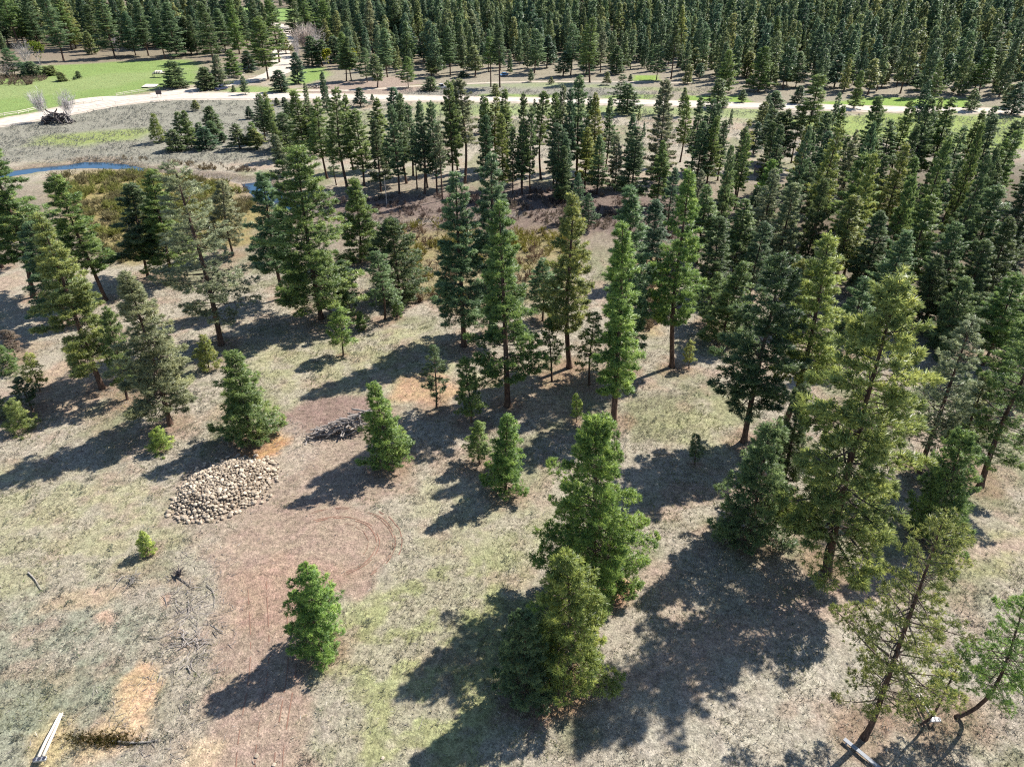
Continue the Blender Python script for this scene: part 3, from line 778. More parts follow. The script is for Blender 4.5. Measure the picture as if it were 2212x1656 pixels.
# middle-sized dense trees
proto('m0', 12, 2.7, seed=21, c0=.05, style='bush', tufts=3000, tsz=.34, limb_sp=.27)
proto('m1', 12, 2.3, seed=22, c0=.08, style='cone', tufts=2300, tsz=.34, limb_sp=.28)
proto('m2', 12, 3.1, seed=23, c0=.04, style='bush', tufts=3400, tsz=.36, limb_sp=.27)
proto('m3', 12, 2.1, seed=24, c0=.20, style='cone', tufts=1400, tsz=.32, limb_sp=.32, gap=.2)
proto('m4', 12, 1.7, seed=25, c0=.26, style='high', tufts=850, tsz=.30, limb_sp=.36, gap=.25)
# big foreground one
proto('hero', 18, 4.6, seed=31, c0=.03, style='bush', tufts=8200, tsz=.36, limb_sp=.27, nb=9, gap=.1)
# saplings
proto('s0', 4, 1.0, seed=41, c0=.06, style='cone', tufts=420, tsz=.26, limb_sp=.2, nb=8)
proto('s1', 5, .8, seed=42, c0=.26, style='high', tufts=230, tsz=.26, limb_sp=.26, nb=8, tr=.014)
proto('s2', 3, 1.2, seed=43, c0=.03, style='bush', tufts=520, tsz=.24, limb_sp=.16, nb=8)

TINT = {'g': (.095, .145, .040), 'y': (.155, .185, .048), 'b': (.085, .132, .055), 't': (.062, .108, .050), 'd': (.064, .096, .036),
        'o': (.135, .155, .080), 'e': (.112, .178, .042), 'l': (.18, .24, .05), 'r': (.120, .10, .07)}
TREES = []   # dicts: px coords + world data
FS = {'full': ['full0', 'full1', 'full2'], 'mid': ['mid0', 'mid1', 'mid2'], 'col': ['col0', 'col1'], 'high': ['high0', 'high1'],
      'sparse': ['sparse0', 'sparse1'], 'm': ['m0', 'm1', 'm2'], 'mm': ['m3', 'm4'], 'small': ['s0', 's2'], 'thin': ['s1', 'm4']}
def add_tree(bx, by, tx, ty, hw, style, tint, label=None, front=False, ht=None):
    x, y = G(bx, by)
    zt = tz(x, y)
    _, _, d0 = project(x, y, zt)
    # height from the vertical picture size
    rr = ray(tx, ty); t = y / rr[1]; h = CAMH + rr[2] * t - zt
    lean = rr[0] * t - x
    if ht: h = ht
    h = max(h, 1.2)
    dep = y * math.cos(math.radians(PITCH)) + (CAMH - zt - h * .5) * math.sin(math.radians(PITCH))
    r = hw / FOC * dep * (1.28 * (.85 if str(style).startswith('open') else 1) if label else (1.2 if style in ('s0', 'm1', 'm3') and by > 236 else 1.62) if y < 240 else 1.5)
    TREES.append(dict(x=x, y=y, z=zt, h=h, r=r, lean=max(-.07 * h, min(.07 * h, lean)), style=style, tint=tint, label=label, by=by, bx=bx, tx=tx, ty=ty, hw=hw, vis=(by - ty) * (2 if label else 1)))
# --- trees round the clearing: base x, y, top x, y, half width on the photograph's grid
for t in FRONT:
    if t[4]: add_tree(*t)
# --- the belt between creek and road, from enlarged crops: (top x, top y, base y, half width, style, tint)
VY = CY + FOC / math.tan(math.radians(PITCH))
def crop(ox, oy, k, rows, kmax=None):
    for tx, ty, by, hw, st, ti in rows:
        X, Yt, B, Wd = ox + tx * k, oy + ty * k, oy + by * k, hw * k
        bx = CX + (X - CX) * (VY - B) / (VY - Yt)
        add_tree(bx, B, X, Yt, Wd, st, ti)
crop(547.2, 158.4, .2087, [
 (40, 215, 700, 66, 'mid', 'b'), (130, 195, 640, 60, 'mid', 'y'), (235, 255, 330, 20, 'small', 'g'), (310, 250, 340, 24, 'small', 'y'), (345, 300, 440, 38, 'small', 'y'),
 (425, 180, 860, 105, 'full', 'g'), (560, 300, 840, 90, 'mid', 'o'), (300, 420, 780, 105, 'm', 'd'), (240, 640, 1060, 75, 'full', 'o'), (650, 250, 1090, 92, 'mid', 'g'),
 (845, 145, 1178, 98, 'mid', 'g'), (945, 220, 1000, 55, 'col', 'g'), (1060, 370, 1165, 105, 'mid', 'g'), (1090, 150, 345, 42, 'm', 'b'), (1225, 215, 292, 14, 'thin', 'r'),
 (1275, 260, 980, 68, 'col', 'g'), (1250, 480, 1225, 72, 'full', 'd'), (1440, 150, 430, 50, 'm', 'y'), (1515, 210, 560, 45, 'col', 'b'), (1435, 330, 1245, 85, 'mid', 't'),
 (1520, 300, 1140, 80, 'mid', 'd'), (1600, 320, 1060, 80, 'mid', 'b'), (1710, 280, 1245, 76, 'mid', 't'), (1845, 290, 1250, 80, 'mid', 'b'), (1915, 520, 1315, 48, 'high', 'o'),
 (2020, 80, 1180, 92, 'mid', 'g'), (2150, 60, 1140, 105, 'high', 'o'), (0, 580, 780, 58, 'm', 'g'), (800, 700, 1160, 50, 'thin', 'b'), (1380, 700, 1020, 50, 'mid', 'd'),
 (1760, 520, 1180, 60, 'high', 'd'), (1650, 560, 1200, 50, 'high', 't')])
crop(972, 158.4, .2087, [
 (590, 160, 1000, 58, 'col', 'g'), (480, 240, 960, 64, 'mid', 'y'), (360, 250, 980, 58, 'mid', 'g'), (750, 200, 1245, 60, 'mid', 'd'), (840, 340, 1230, 58, 'mid', 'b'),
 (960, 190, 1095, 76, 'high', 'g'), (1100, 200, 1150, 68, 'mid', 'g'), (1180, 120, 1000, 58, 'mid', 'o'), (1360, 15, 1100, 95, 'mid', 'b'), (1265, 150, 1150, 66, 'mid', 't'),
 (1520, 200, 1100, 82, 'full', 'y'), (1440, 240, 1000, 50, 'col', 't'), (1660, 240, 1000, 58, 'mid', 'b'), (1780, 20, 395, 72, 'mid', 'd'), (1850, 110, 420, 66, 'mid', 'g'),
 (370, 430, 1070, 68, 'full', 't'), (540, 420, 1185, 78, 'full', 'y'), (650, 560, 1245, 48, 'mid', 'd'), (745, 520, 1250, 58, 'mid', 'b'), (1110, 520, 1250, 100, 'mid', 't'),
 (1210, 650, 1300, 68, 'full', 't'), (1430, 560, 1200, 80, 'full', 'y'), (1560, 640, 1250, 78, 'full', 'b'), (1740, 640, 1200, 78, 'full', 'o'), (1900, 420, 1150, 68, 'mid', 't'),
 (1940, 560, 1380, 110, 'full', 'd'), (1330, 1030, 1520, 62, 'full', 't'), (1440, 1240, 1620, 70, 'full', 't'), (1180, 760, 1330, 80, 'full', 'd'), (40, 60, 1000, 60, 'mid', 'g')])
crop(1396.8, 158.4, .2087, [
 (220, 70, 1120, 108, 'full', 'o'), (430, 230, 920, 52, 'mid', 'g'), (555, 240, 1000, 64, 'mid', 'b'), (765, 60, 355, 58, 'm', 'd'), (700, 260, 1000, 58, 'mid', 't'),
 (760, 310, 1010, 60, 'mid', 'b'), (600, 500, 1160, 88, 'full', 'b'), (725, 440, 1150, 78, 'full', 'g'), (830, 480, 1110, 58, 'mid', 'b'), (1070, 480, 985, 56, 'mid', 'y'),
 (1160, 510, 835, 46, 'mm', 'y'), (1360, 185, 400, 62, 'm', 'b'), (1230, 300, 540, 42, 'm', 'y'), (1330, 370, 910, 88, 'mid', 'd'), (1480, 370, 1010, 85, 'mid', 'd'),
 (1400, 400, 1015, 78, 'high', 'd'), (1610, 370, 930, 80, 'high', 'd'), (1800, 15, 965, 112, 'high', 'g'), (2045, 330, 1010, 68, 'mid', 'g'), (1880, 400, 1160, 92, 'full', 'b'),
 (180, 700, 1380, 90, 'full', 'g'), (1310, 890, 1560, 92, 'full', 'e'), (880, 910, 1520, 82, 'full', 'g'), (560, 1000, 1580, 70, 'full', 'o'), (1150, 1170, 1760, 105, 'full', 'd'),
 (1950, 720, 1600, 112, 'full', 'd'), (300, 980, 1620, 80, 'full', 't'), (1040, 560, 1300, 70, 'mid', 'd'), (1500, 1050, 1620, 60, 'mid', 'd')])
crop(1751, 158.4, .2087, [
 (730, 240, 1255, 125, 'full', 'g'), (1040, 290, 1110, 80, 'mid', 'g'), (1255, 250, 1210, 88, 'mid', 'd'), (1470, 255, 1150, 112, 'full', 'g'), (1290, 400, 1100, 78, 'mid', 'b'),
 (845, 480, 1160, 78, 'mid', 'b'), (1130, 560, 1200, 68, 'mid', 't'), (1600, 550, 1300, 70, 'mid', 'b'), (1770, 380, 1150, 58, 'col', 'g'), (1930, 430, 1210, 88, 'mid', 'b'),
 (2020, 680, 1370, 90, 'full', 'd'), (2130, 480, 1300, 90, 'mid', 'd'), (1740, 730, 1460, 80, 'mid', 'g'), (1580, 890, 1520, 78, 'mid', 'b'), (1380, 780, 1470, 88, 'full', 'b'),
 (1100, 870, 1580, 88, 'full', 'g'), (780, 850, 1520, 80, 'full', 'b'), (210, 600, 1230, 78, 'mid', 't'), (400, 650, 1180, 68, 'full', 'd'), (180, 740, 1420, 80, 'full', 'b'),
 (1950, 900, 1640, 95, 'full', 'd')])
# --- right-hand side stand, nearer rows (top x, top y, base y, half width)
crop(0, 0, 1, [
 (1612, 430, 600, 30, 'full', 'g'), (1715, 395, 590, 30, 'full', 'o'), (1790, 520, 690, 30, 'mid', 'o'), (1872, 330, 560, 32, 'mid', 'g'), (1960, 500, 700, 32, 'full', 'b'), (1908, 455, 640, 30, 'full', 'd'),
 (2010, 420, 650, 32, 'mid', 'g'), (2070, 480, 700, 34, 'full', 'b'), (2135, 520, 720, 34, 'full', 'd'), (2190, 470, 700, 34, 'full', 'd'), (2205, 590, 790, 36, 'mid', 'g'),
 (1740, 560, 700, 28, 'mm', 'y'), (2090, 600, 760, 30, 'm', 'b'), (2030, 550, 720, 30, 'full', 'd'), (1845, 420, 620, 30, 'mid', 'y'), (2165, 400, 620, 34, 'mid', 'b'), (2230, 380, 600, 34, 'full', 'd'),
 (2240, 690, 860, 40, 'm', 'g'), (1650, 480, 640, 28, 'full', 't'), (1560, 470, 640, 30, 'full', 'd'), (1420, 430, 600, 30, 'full', 't'), (1530, 400, 570, 30, 'full', 'g')])
# --- scattered pines beyond the creek at left
crop(0, 0, 1, [
 (330, 248, 308, 17, 's0', 'y'), (371, 281, 325, 15, 's0', 'd'), (396, 240, 318, 19, 'm1', 'g'), (381, 243, 300, 13, 's0', 'd'), (437, 275, 322, 16, 's0', 'd'), (455, 262, 305, 15, 's0', 'o'), (450, 230, 285, 13, 's0', 'y'),
 (508, 268, 322, 15, 'm3', 'g'), (542, 266, 320, 17, 's0', 'g'), (478, 286, 308, 8, 's0', 'y'), (418, 216, 240, 6, 's0', 'y'), (535, 230, 257, 6, 's0', 'y'),
 (428, 265, 300, 10, 's0', 'y'), (590, 262, 330, 16, 'm1', 'g'), (562, 204, 290, 11, 'm1', 'g'), (575, 212, 305, 15, 'm3', 'g')])
# --- beyond the road
crop(0, 0, .2083, [
 (-60, -300, 500, 80, 'mid', 'g'), (90, -20, 470, 90, 'full', 'g'), (240, -60, 480, 80, 'full', 'b'), (450, -60, 632, 100, 'mid', 'b'), (560, -100, 520, 80, 'full', 'g'), (640, 0, 500, 85, 'full', 'y'),
 (780, -60, 400, 70, 'mid', 'g'), (900, 50, 520, 78, 'full', 'd'), (1020, -40, 600, 108, 'full', 'b'), (1180, -80, 415, 70, 'high', 'g'), (1290, 120, 575, 72, 'full', 't'), (1400, 10, 580, 75, 'mid', 'b'),
 (1590, 90, 612, 72, 'mid', 't'), (1710, 30, 592, 108, 'full', 'b'), (1840, 180, 560, 50, 'mid', 'd'), (1900, 170, 560, 50, 'full', 't'), (1960, 160, 570, 58, 'full', 'd'), (2085, 20, 640, 98, 'full', 'd'),
 (60, 500, 790, 98, 'full', 't'), (300, 640, 800, 58, 'm', 'g'), (240, 705, 812, 38, 'small', 'g'), (470, 690, 790, 33, 'small', 'o'), (520, 680, 782, 32, 'small', 'o'), (620, 750, 842, 30, 'small', 'g'),
 (797, 738, 812, 18, 'small', 'g'), (765, 795, 830, 12, 'small', 'g'), (890, 330, 565, 42, 'full', 'b'), (1780, 640, 910, 105, 'm0', 'd'), (2112, 700, 925, 52, 'm3', 'd')])
crop(432, 0, .2083, [
 (180, 90, 540, 88, 'full', 'b'), (300, -40, 560, 70, 'full', 'g'), (420, 60, 500, 60, 'mid', 'b'), (600, 180, 825, 128, 'mid2', 'g'), (530, -40, 700, 80, 'full', 'd'), (720, 0, 650, 90, 'mid', 'g'),
 (300, 520, 800, 85, 'm', 'g'), (150, 570, 905, 80, 'm1', 'o'), (20, 700, 935, 48, 'm3', 'd'), (470, 530, 748, 50, 'm', 'g'), (435, 790, 982, 28, 'm1', 'g'), (812, 730, 950, 62, 'm0', 'd'), (975, 550, 868, 48, 'm3', 'g'),
 (340, 885, 955, 14, 'thin', 'o'), (940, -60, 430, 80, 'full', 'd'), (1050, -60, 390, 80, 'mid', 'g'), (1150, 0, 370, 78, 'full', 't'), (1270, 0, 480, 88, 'full', 'g'), (1130, 380, 690, 58, 'mid', 'd'),
 (1240, 420, 690, 58, 'mid', 'g'), (1370, 380, 650, 58, 'full', 'b'), (1460, 330, 842, 78, 'mid', 'g'), (1520, 380, 838, 65, 'mid', 'b'), (1700, 500, 855, 68, 'm3', 'b'), (1810, 570, 905, 50, 'm3', 'g'),
 (1900, 290, 800, 78, 'mid', 'b'), (2140, 590, 910, 75, 'm3', 'g'), (1990, 340, 660, 66, 'full', 'b'), (2160, 280, 620, 60, 'full', 'g'), (1380, 30, 500, 70, 'full', 't'), (1640, 150, 570, 60, 'full', 't'),
 (1740, 0, 550, 80, 'full', 'o'), (1870, 50, 490, 78, 'full', 't'), (2000, 0, 500, 78, 'full', 'd'), (2090, 60, 460, 60, 'full', 'b'), (1500, 100, 520, 60, 'full', 'd'), (860, 340, 560, 40, 'full', 'd')])
crop(864, 0, .2083, [
 (70, 270, 650, 60, 'full', 'g'), (310, 590, 802, 50, 'm1', 'g'), (312, 800, 942, 46, 's0', 'g'), (500, 270, 785, 78, 'mid', 'b'), (340, 250, 650, 50, 'full', 'g'), (235, 340, 655, 50, 'full', 'b'),
 (590, 250, 610, 68, 'full', 'g'), (772, 480, 792, 55, 'mid', 'b'), (745, 100, 545, 88, 'full', 'o'), (935, 380, 902, 58, 'high', 'g'), (1030, 250, 908, 72, 'high', 'd'), (1290, 240, 625, 58, 'full', 'b'),
 (1400, 300, 762, 74, 'mid', 'b'), (1360, 720, 852, 20, 's0', 'g'), (1530, 370, 705, 50, 'mid', 'b'), (1700, 540, 792, 55, 'mid', 'b'), (1790, 250, 782, 70, 'mid', 'b'), (1225, 460, 655, 28, 'mm', 'o'),
 (1570, 800, 872, 18, 's0', 'o'), (1960, 280, 775, 78, 'full', 't'), (2005, 180, 858, 78, 'mid1', 'g'), (2105, 330, 755, 58, 'mid', 'o'), (2155, 745, 882, 25, 's0', 'g'), (990, 870, 990, 28, 's0', 'y'),
 (650, 740, 802, 30, 's0', 'o'), (850, 440, 690, 30, 'mid', 'b'), (940, 250, 640, 58, 'full', 'b')])
crop(1296, 0, .2083, [
 (190, 480, 772, 50, 'm3', 'b'), (320, 380, 692, 74, 'mid', 'd'), (620, 470, 832, 78, 'mid', 'b'), (320, 770, 842, 15, 's0', 'g'), (430, 360, 645, 40, 'full', 'b'), (870, 60, 705, 38, 'col', 'y'),
 (800, 250, 822, 60, 'high', 'd'), (1000, 500, 762, 50, 'mid', 'b'), (1115, 300, 802, 58, 'high', 'b'), (1050, 660, 832, 34, 's0', 'g'), (930, 670, 872, 30, 'mm', 'g'), (1350, 520, 962, 85, 'm1', 'g'),
 (1560, 540, 805, 54, 'm3', 'g'), (1720, 480, 955, 98, 'full', 'g'), (1550, 820, 890, 24, 's0', 'o'), (1490, 930, 1062, 28, 'thin', 'o'), (1980, 670, 885, 44, 'm1', 't'), (1860, 170, 660, 58, 'full', 'g'),
 (2100, 540, 905, 78, 'full', 'b'), (2085, 890, 1072, 38, 'm3', 'g'), (1590, 170, 620, 45, 'full', 'y'), (1760, 250, 660, 50, 'full', 'b')])
crop(1751, 0, .2083, [
 (180, 670, 845, 30, 'mm', 'y'), (320, 560, 905, 58, 'mid', 'b'), (435, 560, 935, 56, 'mid', 'g'), (540, 740, 1125, 58, 'm1', 'g'), (680, 620, 985, 56, 'm3', 'o'), (895, 480, 845, 60, 'high', 'd'),
 (800, 650, 905, 48, 'm3', 'o'), (1080, 580, 865, 58, 'm1', 'b'), (1130, 800, 935, 48, 'small', 'l'), (1270, 560, 935, 68, 'm1', 'g'), (1370, 640, 1075, 66, 'm3', 'g'), (1460, 560, 905, 48, 'm1', 'b'),
 (1585, 410, 805, 44, 'mid', 'b'), (1695, 430, 785, 48, 'mid', 'b'), (1900, 490, 992, 95, 'mid0', 'g'), (1990, 250, 855, 88, 'mid', 'd'), (1720, 920, 1150, 38, 'thin', 'o'), (2190, 860, 1190, 56, 'm3', 'g'),
 (2110, 880, 1110, 48, 'm1', 'd'), (2050, 420, 790, 50, 'mid', 'g'), (2135, 450, 765, 48, 'mid', 'b')])

# --- fill the dense right-hand stand between the listed trees
def far_enough(x, y, dmin):
    for t in TREES:
        if (t['x'] - x) ** 2 + (t['y'] - y) ** 2 < dmin * dmin: return False
    return True
dense_poly = band([(1480, 470), (1640, 400), (1760, 330), (1900, 320), (2330, 320), (2420, 500), (2420, 760), (2160, 740), (1960, 640), (1780, 600), (1600, 600)])
k = 0
rf = random.Random(77)
for _ in range(1500):
    if k >= 44: break
    x = rf.uniform(25, 230); y = rf.uniform(90, 240)
    if poly_sd(np.array([x]), np.array([y]), dense_poly)[0] < 1 or not far_enough(x, y, 6.2): continue
    h = rf.uniform(17, 25); zt = tz(x, y)
    bx, by, _ = project(x, y, zt); tx, ty, dep = project(x, y, zt + h)
    if ty < 262: continue
    st = rf.choice(['full', 'full', 'mid', 'mid', 'm']); r = rf.uniform(2.2, 3.3)
    TREES.append(dict(x=x, y=y, z=zt, h=h, r=r, lean=rf.uniform(-.4, .4), style=st, tint=rf.choice('gdbtdgyo'), label=None, by=by, bx=bx, tx=tx, ty=ty, hw=r / dep * FOC, vis=0))
    k += 1

SAPL = ('s0', 's1', 's2')
def pick(t):
    s = t['style']
    rr = random.Random(int(t['bx'] * 13 + t['by'] * 7))
    if s in PROTO: key = s
    elif s == 'small': key = rr.choice(['s0', 's2', 'm0']) if t['h'] < 6 else rr.choice(['m0', 'm1'])
    elif s == 'thin': key = rr.choice(['s1', 'm4'])
    elif s in ('m', 'mm'): key = rr.choice(FS[s])
    else:
        key = rr.choice(FS[s])
        if t['h'] < 14 and s in ('full', 'mid', 'col'): key = rr.choice(['m1', 'm3'] if s != 'mid' else ['m3', 'm4'])
    return key
for t in TREES:
    t['area'] = t['hw'] * max(1, t['by'] - max(t['ty'], 0)) * (50 if t['label'] else 1)
    t['on'] = -80 < t['bx'] < PW + 80 or -20 < t['tx'] < PW + 20
vis = sorted([t for t in TREES if t['on']], key=lambda t: -t['area'])
IND, REST = vis[:298], vis[298:] + [t for t in TREES if not t['on']]

def zone_of(t):
    x, b, h = t['bx'], t['by'], t['h']
    if b < 150:
        if x < 440: return 'far_left', 'in the far woods behind the green meadow'
        if x < 700: return 'far_road', 'in the far woods by the side road'
        return 'far_right', 'at the foot of the far dense forest'
    if b < 207 or (x > 1300 and b < 232):
        if x < 700: return 'beyond_left', 'on the open flat by the road junction'
        if x < 1450: return 'beyond_mid', 'on the sage flat beyond the gravel road'
        return 'beyond_right', 'along the forest edge beyond the gravel road'
    if x < 620 and b < 340: return 'sage', 'on the sagebrush flat between creek and road'
    if b < 345: return 'road_near', 'just on the near side of the gravel road'
    if x < 900: return 'belt_left', 'in the pine belt behind the creek, left part'
    if x < 1250: return 'belt_mid', 'in the pine belt behind the creek, middle part'
    if x < 1560: return 'belt_right', 'in the pine belt, right of the middle'
    if x < 1850: return 'stand_a', 'in the dense stand at upper right'
    return 'stand_b', 'in the dense stand by the right edge'
TW = {'g': 'mid-green', 'y': 'yellow-green', 'b': 'blue-green', 't': 'teal-dark', 'd': 'dark green', 'o': 'olive', 'e': 'bright green', 'l': 'lime', 'r': 'brownish'}
ORD = ['first', 'second', 'third', 'fourth', 'fifth', 'sixth', 'seventh', 'eighth', 'ninth', 'tenth', 'eleventh', 'twelfth']
ZGRP = {}
def features(t):
    k = t['key']
    sz = 'small' if t['h'] < 9 else 'medium' if t['h'] < 17 else 'tall'
    cr = 'bare-footed' if k[:4] in ('mid0', 'mid1', 'mid2', 'high') or k in ('m3', 'm4', 's1') else 'narrow' if k[:3] == 'col' else 'full-skirted'
    return (TW[t['tint']], sz, cr)
for t in IND:
    t['key'] = pick(t)
auto = {}
for t in IND:
    if not t['label']:
        z, ph = zone_of(t)
        t['zone'] = z
        auto.setdefault((z, ph) + features(t), []).append(t)
for (z, ph, tint, sz, cr), L_ in auto.items():
    L_.sort(key=lambda t: t['bx'])
    for i, t in enumerate(L_):
        if len(L_) == 1: t['label'] = '%s %s %s pine %s' % (sz, tint, cr, ph)
        else:
            w = ORD[i] if i < 12 else str(i + 1) + 'th'; ph = ph.replace(', left part', ' at left').replace(', middle part', ' mid-photo')
            t['label'] = '%s %s %s pine %s, %s from left' % (sz, tint, cr, ph, w)
    for t in L_:
        t['group'] = 'pines ' + ph.split(',')[0]
rt = random.Random(9)
def place_tree(t):
    k = t['key']; p = PROTO[k]
    sap = k in SAPL and t['h'] < 6.5
    root = empty('pine_sapling' if sap else 'pine_tree', (t['x'], t['y'], t['z']), 0 if k.startswith('open') else rt.uniform(0, 6.28))
    tag(root, t['label'], 'sapling' if sap else 'pine tree', t.get('group') or ('young pines round the clearing' if sap else 'pines round the clearing'))
    sz = t['h'] / p['H']; sx = t['r'] / (p['R'] * 1.02)
    trf = min(1.25, max(.8, sx / sz))
    c = TINT[t['tint']]; v = rt.uniform(.88, 1.14); gr = rt.uniform(.94, 1.08)
    col = (c[0] * v * gr, c[1] * v, c[2] * v * rt.uniform(.9, 1.1), 1)
    # lean in world x, as a tilt of the whole tree
    ang = math.asin(max(-.08, min(.08, t['lean'] / t['h'])))
    root.rotation_euler = (Euler((0, ang, 0)).to_matrix() @ Euler((0, 0, root.rotation_euler.z)).to_matrix()).to_euler()
    for nm, key in (('trunk', 'trunk'), ('branches', 'limbs'), ('crown', 'crown')):
        if nm == 'branches' and t['by'] < 170: continue
        o = bpy.data.objects.new(nm, p[key]); C.objects.link(o); o.parent = root
        o.scale = (sx if nm != 'trunk' else sz * trf, sx if nm != 'trunk' else sz * trf, sz)
        if nm == 'crown': o.color = col
        if nm == 'trunk' and abs(sx / sz - trf) > .01 and k.startswith('open'): o.scale = (sx, sx, sz)
for t in IND: place_tree(t)

# ------------------------------------------------------------ far forest, one mass past the first 300
M_FARN = foliage_mat('far_needles', False, [(.090, .132, .052), (.050, .088, .050), (.130, .160, .060), (.070, .120, .068), (.165, .180, .065), (.045, .078, .042), (.105, .145, .072)])
def far_proto(seed, H, Rr, c0, style, tufts):
    tk, lb, (V, F, tone) = pine_shape(seed, H, Rr, c0=c0, style=style, tufts=tufts, tsz=1.05, nb=9, limb_sp=.8, gap=.08, wide=.30)
    tv = np.array([tuple(v) for v in tk.v]); tf = [f if len(f) == 4 else None for f in tk.f]; tf = np.array([f for f in tf if f])
    V = np.concatenate([tv, V]); F2 = np.concatenate([tf, F + len(tv)])
    tone = np.concatenate([np.zeros(len(tv)), tone])
    me = np_mesh('far_pine_shape', V, F2, [M_BARK, M_FARN], {'tone': ('FLOAT', tone), 'nv': ('FLOAT_VECTOR', np.concatenate([tv * 0, LASTN[0]]))}, fmat=[0] * len(tf) + [1] * len(F))
    return bpy.data.objects.new('far_pine_shape', me)
FARP = [far_proto(60, 25, 4.2, .08, 'cone', 620), far_proto(61, 25, 4.0, .16, 'cone', 560), far_proto(62, 25, 3.3, .14, 'col', 560),
        far_proto(63, 25, 4.6, .06, 'bush', 700), far_proto(64, 25, 3.8, .22, 'high', 460)]
def instances(name, pts, objs, label, cat):
    """pts: rows x, y, z, sx, sz, rot, index"""
    pts = np.array(pts, float)
    me = bpy.data.meshes.new(name)
    me.vertices.add(len(pts)); me.vertices.foreach_set('co', pts[:, :3].astype(np.float32).ravel())
    a = me.attributes.new('sc', 'FLOAT_VECTOR', 'POINT'); a.data.foreach_set('vector', np.stack([pts[:, 3], pts[:, 3], pts[:, 4]], 1).astype(np.float32).ravel())
    a = me.attributes.new('rt', 'FLOAT_VECTOR', 'POINT'); a.data.foreach_set('vector', np.stack([pts[:, 5] * 0, pts[:, 5] * 0, pts[:, 5]], 1).astype(np.float32).ravel())
    a = me.attributes.new('ix', 'INT', 'POINT'); a.data.foreach_set('value', pts[:, 6].astype(np.int32))
    o = link(name, me)
    ng = bpy.data.node_groups.new(name, 'GeometryNodeTree')
    ng.interface.new_socket('Geometry', in_out='INPUT', socket_type='NodeSocketGeometry')
    ng.interface.new_socket('Geometry', in_out='OUTPUT', socket_type='NodeSocketGeometry')
    gi = ng.nodes.new('NodeGroupInput'); go = ng.nodes.new('NodeGroupOutput')
    g2i = ng.nodes.new('GeometryNodeGeometryToInstance')
    for ob in reversed(objs):
        oi = ng.nodes.new('GeometryNodeObjectInfo'); oi.inputs['Object'].default_value = ob
        ng.links.new(oi.outputs['Geometry'], g2i.inputs[0])
    def attr(nm, ty):
        n = ng.nodes.new('GeometryNodeInputNamedAttribute'); n.data_type = ty; n.inputs['Name'].default_value = nm; return n
    asc, art, aix = attr('sc', 'FLOAT_VECTOR'), attr('rt', 'FLOAT_VECTOR'), attr('ix', 'INT')
    iop = ng.nodes.new('GeometryNodeInstanceOnPoints'); iop.inputs['Pick Instance'].default_value = True
    ng.links.new(gi.outputs[0], iop.inputs['Points']); ng.links.new(g2i.outputs[0], iop.inputs['Instance'])
    ng.links.new(aix.outputs['Attribute'], iop.inputs['Instance Index'])
    er = ng.nodes.new('FunctionNodeEulerToRotation'); ng.links.new(art.outputs['Attribute'], er.inputs[0])
    ng.links.new(er.outputs[0], iop.inputs['Rotation'])
    ng.links.new(asc.outputs['Attribute'], iop.inputs['Scale'])
    ng.links.new(iop.outputs[0], go.inputs[0])
    md = o.modifiers.new('scatter', 'NODES'); md.node_group = ng
    tag(o, label, cat, kind='stuff')
    return o
rows = []
for t in REST:
    rows.append((t['x'], t['y'], t['z'], t['r'] / 3.2, t['h'] / 25, rt.uniform(0, 6.28), rt.randrange(5)))
occ = {}
def occ_ok(x, y, d):
    cx_, cy_ = int(x // 8), int(y // 8)
    for i in (-1, 0, 1):
        for j in (-1, 0, 1):
            for q in occ.get((cx_ + i, cy_ + j), ()):
                if (q[0] - x) ** 2 + (q[1] - y) ** 2 < d * d: return False
    occ.setdefault((cx_, cy_), []).append((x, y)); return True
for t in TREES: occ_ok(t['x'], t['y'], .01)
for poly, n, dm, hh in ((band([(1400, 112), (1480, 168), (1560, 182), (1640, 196), (1750, 203), (1900, 206), (2010, 208), (2330, 214), (2500, 110)]), 330, 7.5, (10, 24)),
                        (band([(700, 105), (760, 150), (900, 160), (1080, 160), (1250, 150), (1420, 165), (1420, 105)]), 110, 9.5, (8, 22)),
                        (band([(640, 228), (2200, 262), (2200, 330), (1500, 330), (700, 260)]), 30, 10, (4, 14))):
    x0, x1 = poly[:, 0].min(), poly[:, 0].max(); y0, y1 = poly[:, 1].min(), poly[:, 1].max(); k = 0
    for _ in range(6000):
        x, y = rt.uniform(x0, x1), rt.uniform(y0, y1)
        if k >= n: break
        if poly_sd(np.array([x]), np.array([y]), poly)[0] < 0 or not occ_ok(x, y, min(dm, 8)): continue
        h = rt.uniform(*hh); rows.append((x, y, float(hill(np.array(x), np.array(y))), h / 25 * rt.uniform(.85, 1.25), h / 25, rt.uniform(0, 6.28), rt.choice((0, 1, 1, 4, 3)))); k += 1
POLY_R = band([(905, 120), (960, 138), (1120, 118), (1290, 122), (1330, 104), (1420, 112), (1520, 130), (1640, 132), (1700, 120), (1900, 128), (2020, 112), (2120, 118), (2210, 100), (2700, 110),
               (2900, -60), (2700, -130), (640, -130), (632, 20), (660, 60), (720, 90), (800, 96), (860, 110)])
POLY_L = band([(-900, 150), (-60, 128), (60, 100), (130, 96), (250, 100), (330, 108), (440, 110), (585, 80), (590, 52), (300, 60), (240, 70), (180, 40), (0, 40), (-300, 50), (-900, 60)])
POLY_B = band([(-600, 18), (270, 15), (560, 12), (640, 18), (700, -90), (-600, -90)])
def clearing_far(x, y):
    return fbm(np.array([x]), np.array([y]), 60, 4, 2)[0] > .62
